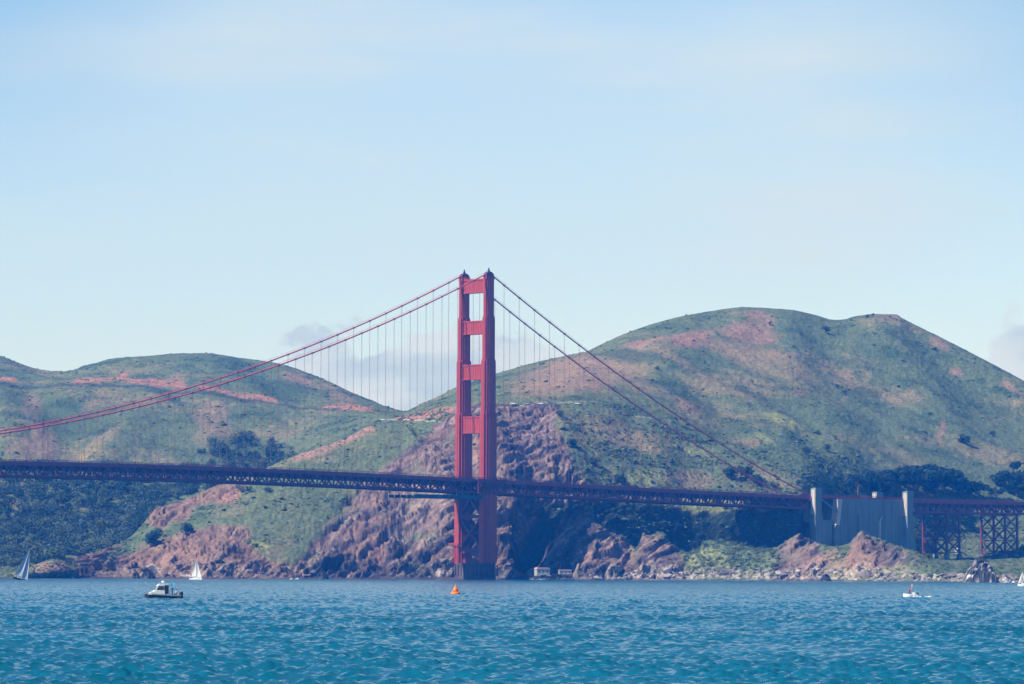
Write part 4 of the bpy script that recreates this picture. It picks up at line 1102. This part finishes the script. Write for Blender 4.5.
# ------------------------------------------------------------------ person figures
def person(p, rz, arms, top, legs, label, parent=None, sit=False):
    t = bpy.data.meshes.new('person')
    H = 1.75
    hipz, kz = (.5, .5) if sit else (.92, .5)
    vs_ = [(0,0,hipz+.03),(0,0,hipz+.25),(0,0,hipz+.5),(0,0,hipz+.6),(0,.02,hipz+.72),
           (0,.19,hipz+.5),(0,-.19,hipz+.5), *arms,
           (0,.1,hipz),(0,-.1,hipz)]
    ia = 7; il = 7 + len(arms)
    if sit: lg = [(.42,.12,hipz),(.42,-.12,hipz),(.45,.12,.06),(.45,-.12,.06),(.62,.12,.04),(.62,-.12,.04)]
    else: lg = [(.04,.13,kz),(.02,-.13,kz),(0,.15,.07),(-.02,-.15,.07),(.14,.16,.03),(.12,-.16,.03)]
    vs_ += lg; ib = il + 2
    es = [(0,1),(1,2),(2,3),(3,4),(2,5),(2,6),(5,ia),(ia,ia+2),(6,ia+1),(ia+1,ia+3),(0,il),(0,il+1),(il,ib),(il+1,ib+1),(ib,ib+2),(ib+1,ib+3),(ib+2,ib+4),(ib+3,ib+5)]
    t.from_pydata(vs_, es, [])
    o = bpy.data.objects.new('person', t); col_.objects.link(o); o.location = p; o.rotation_euler = (0, 0, rz)
    md = o.modifiers.new('skin', 'SKIN'); ss = o.modifiers.new('sub', 'SUBSURF'); ss.levels = 1; ss.render_levels = 1
    rad = [.13,.13,.14,.055,.1,.07,.07] + [.045,.045,.035,.035] + [.09,.09] + [.06,.06,.045,.045,.03,.03]
    for i, r_ in enumerate(rad): t.skin_vertices[0].data[i].radius = (r_, r_)
    t.skin_vertices[0].data[0].use_root = True
    t.materials.append(M_SKIN)
    tag(o, label, 'person')
    mb = MB(); mb.lathe([(.17,hipz-.04),(.175,hipz+.2),(.2,hipz+.45),(.12,hipz+.57)], 12); j = mb.build('jacket', top, o, True)
    mb = MB()
    for s in (0, 1):
        a_, b_ = Vector(vs_[il+s]), Vector(vs_[ib+s]); c_ = Vector(vs_[ib+2+s]); mb.tube([a_, b_, c_], [.115,.085,.07], 8)
    mb.build('trousers', legs, o, True)
    mb = MB(); mb.lathe([(.1,hipz+.74),(.115,hipz+.8),(.09,hipz+.86),(.02,hipz+.89)], 10); mb.build('hair', M_DARK, o, True)
    return o
ARMS_DOWN = [(.05,.27,1.16),(.05,-.27,1.16),(.14,.26,.9),(.14,-.26,.9)]
ARMS_FWD = [(.12,.24,1.18),(.12,-.24,1.18),(.38,.14,1.2),(.38,-.14,1.2)]
ARMS_SIT = [(.1,.25,.76),(.1,-.25,.76),(.32,.18,.66),(.32,-.18,.66)]

# ------------------------------------------------------------------ boats
def hull_mesh(L, B, D_, sheer=.25, n=14, transom=.75, z0=-.3):
    mb = MB(); rows = []
    for i in range(n + 1):
        u = i / n; x = -L/2 + L*u
        w = B/2 * (transom + (1 - transom) * math.sin(min(u / .45, 1) * math.pi / 2)) * (1 - max(0, (u - .45) / .55) ** 2.2)
        w = max(w, .02); zt = D_ + sheer * u * u
        rows.append([(x, -w, zt), (x, -w*.96, zt*.55), (x, -w*.7, z0*.5), (x, 0, z0), (x, w*.7, z0*.5), (x, w*.96, zt*.55), (x, w, zt)])
    vs_ = [p for r_ in rows for p in r_]; fs = []
    for i in range(n):
        for k in range(6): fs.append((i*7 + k, i*7 + k + 1, (i+1)*7 + k + 1, (i+1)*7 + k))
        fs.append((i*7 + 6, i*7, (i+1)*7, (i+1)*7 + 6))
    fs.append(tuple(range(7))); mb.add(vs_, fs); return mb
# rescue boat with cabin
p = water_at(163, 598.5)
D = p.y; mpp = D / F; L = 37 * mpp
print('boat', D, L)
rb = empty('patrol_boat', p, math.pi + R(14), label='dark inflatable-collared patrol boat with a white cabin on the left water', cat='boat')
hull_mesh(L, L*.33, .42, .45).build('hull', M_DARK, rb)
mb = MB()
col_pts = []
for i in range(15):
    u = i / 14; x = -L*.5 + L*.97*u; w = L*.165 * (1 - max(0, (u - .5) / .5) ** 2.4)
    col_pts.append((x, w, .45 + .50*u*u))
M_COLLAR = mat('grey_collar', (.10, .12, .15), .6)
mb.tube(col_pts + [(L*.5, 0, .97)] + [(a, -b, c) for a, b, c in col_pts[::-1]], .2, 8)
mb.build('inflatable_collar', M_COLLAR, rb, True)
mb = MB(); mb.prism([(-.2,.5),(L*.42,.75),(L*.38,1.1),(L*.24,1.4),(-.2,1.45)], -L*.12, L*.12); mb.build('foredeck', M_WHITE, rb)
mb = MB(); ch = 2.75
mb.prism([(-L*.16,.5),(L*.27,1.3),(L*.17,ch-.35),(L*.11,ch),(-L*.14,ch+.05),(-L*.15,ch-.12),(-L*.02,ch-.15),(-L*.02,.7)], -L*.105, L*.105); cab = mb.build('cabin', M_WHITE, rb)
for s in (-1, 1):
    mb = MB(); mb.prism([(-L*.005,1.6),(L*.19,1.6),(L*.13,2.35),(-L*.005,2.35)], s*L*.105 - .03, s*L*.105 + .03); mb.build('side_window', M_GLASS, cab)
mb = MB(); mb.add([(L*.24,-L*.09,1.55),(L*.24,L*.09,1.55),(L*.175,L*.09,2.3),(L*.175,-L*.09,2.3),(L*.25,-L*.09,1.57),(L*.25,L*.09,1.57),(L*.185,L*.09,2.32),(L*.185,-L*.09,2.32)],
    [(0,1,2,3),(7,6,5,4),(0,4,5,1),(1,5,6,2),(2,6,7,3),(3,7,4,0)]); mb.build('windscreen', M_GLASS, cab)
mb = MB(); mb.box(-L*.135, -L*.02, -L*.109, L*.109, .9, 2.45); mb.build('aft_shade', M_DARK, cab)  # dark block standing in for the shade inside the open cabin back
mb = MB(); mb.lathe([(.3,ch+.2),(.36,ch+.32),(.3,ch+.5),(.08,ch+.56)], 14); mb.tube([(0,0,ch),(0,0,ch+.3)], .08, 6); mb.build('radar_dome', M_WHITE, rb, True)
mb = MB(); mb.tube([(-L*.24,.3,1.0),(-L*.27,.3,3.0)], .04, 5); mb.add([(-L*.25,.3,2.3),(-L*.275,.3,3.05),(-L*.30,.34,2.95),(-L*.285,.34,2.2),(-L*.25,.32,2.3),(-L*.275,.32,3.05),(-L*.30,.36,2.95),(-L*.285,.36,2.2)],[(0,1,2,3),(7,6,5,4)]); mb.build('flag', M_CYAN, rb)
for s in (-1, 1):
    mb = MB(); mb.box(-L*.53, -L*.46, s*.55 - .2, s*.55 + .2, .2, 1.25); mb.box(-L*.515, -L*.49, s*.55 - .08, s*.55 + .08, -.6, .3); mb.build('outboard_motor', M_DARK, rb)
mb = MB()
for s in (-1, 1):
    mb.tube([(-L*.44, s*.9, .8), (-L*.44, s*.9, 1.5), (-L*.2, s*.95, 1.5), (-L*.2, s*.95, .9)], .035, 5)
mb.build('handrail', M_GREY, rb)
q = rb.matrix_basis if False else None
def on(o, x, y, z):
    a = o.rotation_euler.z; return Vector((o.location.x + x*math.cos(a) - y*math.sin(a), o.location.y + x*math.sin(a) + y*math.cos(a), o.location.z + z))
person(on(rb, -L*.26, -.2, .55), rb.rotation_euler.z, ARMS_DOWN, M_NAVY, M_NAVY, 'person in dark clothing standing behind the cabin of the patrol boat')
person(on(rb, -L*.36, .35, .35), rb.rotation_euler.z, ARMS_SIT, M_GREY, M_NAVY, 'person in grey seated at the stern of the patrol boat', sit=True)

# white skiff with a person in red
p = water_at(910.5, 597); mpp = p.y / F
sk = empty('motor_skiff', p, R(184), label='small white motor skiff with a black outboard on the right water', cat='boat')
L = 15 * mpp
hull_mesh(L, L*.42, .55, .25).build('hull', M_WHITE, sk)
mb = MB(); mb.prism([(-L*.30,.4),(-L*.08,.5),(-L*.10,1.0),(-L*.28,1.05)], -.4, .4); mb.build('console', M_WHITE, sk)
mb = MB(); mb.box(-L*.53, -L*.43, -.22, .22, .25, 1.0); mb.box(-L*.5, -L*.46, -.07, .07, -.5, .3); mb.build('outboard_motor', M_DARK, sk)
mb = MB(); mb.tube([(-L*.04, .2, .4), (-L*.07, .2, 2.9)], .05, 6); mb.add([(-L*.065,.2,2.3),(-L*.07,.2,2.9),(-L*.13,.25,2.8),(-L*.12,.25,2.25),(-L*.065,.23,2.3),(-L*.07,.23,2.9),(-L*.13,.28,2.8),(-L*.12,.28,2.25)],[(0,1,2,3),(7,6,5,4)]); mb.build('flag', M_PINK, sk)
person(on(sk, .25, .25, .35), sk.rotation_euler.z, ARMS_FWD, M_RED, M_NAVY, 'person in a red jacket standing in the white skiff')
mb = MB()
fo = []
for i in range(26):
    u = rnd.random(); x = L*.45 - u * L*1.9; y = rnd.uniform(-1, 1) * (.5 + u*.9) ; r_ = rnd.uniform(.15, .4)
    q = on(sk, x, y + .9 * rnd.choice((-1, 1)), .05)
    mb.lathe([(r_, -.1), (r_*.8, .1), (r_*.3, .16)], 7, tuple(q))
o = mb.build('wake_foam', M_FOAM); tag(o, 'white wake foam around the small skiff', 'foam', kind='stuff')

# orange buoy
p = water_at(455.5, 594.5); mpp = p.y / F; r_ = 4.8 * mpp
bo = empty('buoy', p, 0, label='bright orange cone-topped buoy floating in front of the tower', cat='buoy')
mb = MB(); mb.lathe([(r_*.7,-.5),(r_,-.1),(r_*1.02,.35),(r_*.85,.62),(r_*.3,.75)], 20); mb.build('float', M_BUOY, bo, True)
mb = MB(); mb.lathe([(r_*.72,.62),(r_*.5,1.2),(r_*.24,1.85),(r_*.1,2.0)], 16); mb.build('cone', M_BUOY, bo, True)
mb = MB(); mb.tube([(0,0,1.9),(0,0,2.25)], .06, 6); mb.lathe([(.12,2.2),(.12,2.4),(.03,2.46)], 8); mb.build('lantern', M_GREY, bo)

def sailboat(px, py, mast_px, heel, sail_m, label, rz, hull_m, L_k=.78, D=None):
    p = water_at(px, py); D = p.y; mh = mast_px * D / F
    t = empty('sailboat', p, rz, label=label, cat='sailboat'); t.rotation_euler = (R(heel), 0, rz)
    L = mh * L_k
    hull_mesh(L, L*.28, .9, .25, transom=.55).build('hull', hull_m, t)
    mb = MB(); mb.prism([(-L*.22,.88),(L*.18,1.0),(L*.12,1.4),(-L*.2,1.4)], -L*.08, L*.08); mb.build('cabin', M_WHITE, t)
    mb = MB(); mb.tube([(L*.06,0,.5),(L*.06,0,mh)], [.12,.07], 6); mb.tube([(L*.06,0,1.9),(-L*.4,0,1.85)], .08, 6); mb.build('mast', M_GREY, t)
    def sail(pts, name, belly):
        n = 9; (A, B, Cc) = [Vector(q) for q in pts]; V = []; F_ = []
        for side in (0, .03):
            for i in range(n + 1):
                for j in range(n + 1):
                    u = i / n; v = j / n; e = A.lerp(B, u); f_ = A.lerp(Cc, u); q = e.lerp(f_, v)
                    q.y += belly * math.sin(math.pi * v) * math.sin(math.pi * min(1, u*1.0)) + side
                    V.append(q)
        for s in (0, 1):
            for i in range(n):
                for j in range(n):
                    a = s*(n+1)**2 + i*(n+1) + j; F_.append((a, a+1, a+n+2, a+n+1))
        mb = MB(); mb.add(V, F_); mb.build(name, sail_m, t, True)
    sail([(L*.04,0,mh*.98),(L*.03,0,2.1),(-L*.4,0,2.0)], 'mainsail', mh*.05)
    sail([(L*.09,0,mh*.9),(L*.48,0,1.3),(L*.02,.3,1.6)], 'jib', mh*.05)
    return t
sailboat(20, 580, 34, 0, M_GREYSAIL, 'dark-hulled sailing boat with leaning grey sails near the left cove', R(20), M_DARK, .45).rotation_euler = (0, R(16), R(20))
sailboat(196, 579.8, 22, 3, M_SAIL, 'pale sailing boat close under the left bluff', R(-35), M_WHITE, .7)
sailboat(1023, 586.5, 15, 4, M_SAIL, 'white-sailed dinghy cut off by the right edge', R(180), M_WHITE, .7)
for px, w, lb in ((291.5, 3.2, 'tiny white motorboat left of its twin under the sea cave cliff'), (297.5, 4.2, 'tiny white motorboat right of its twin under the sea cave cliff')):
    p = water_at(px, 579.6); L = w * p.y / F * 1.2
    t = empty('motorboat', p, R(5), label=lb, cat='boat', group='tiny white motorboats under the cliff')
    hull_mesh(L, L*.35, .6, .2).build('hull', M_WHITE, t); mb = MB(); mb.prism([(-L*.15,.6),(L*.2,.65),(L*.1,1.3),(-L*.15,1.3)], -L*.1, L*.1); mb.build('cabin', M_WHITE, t)
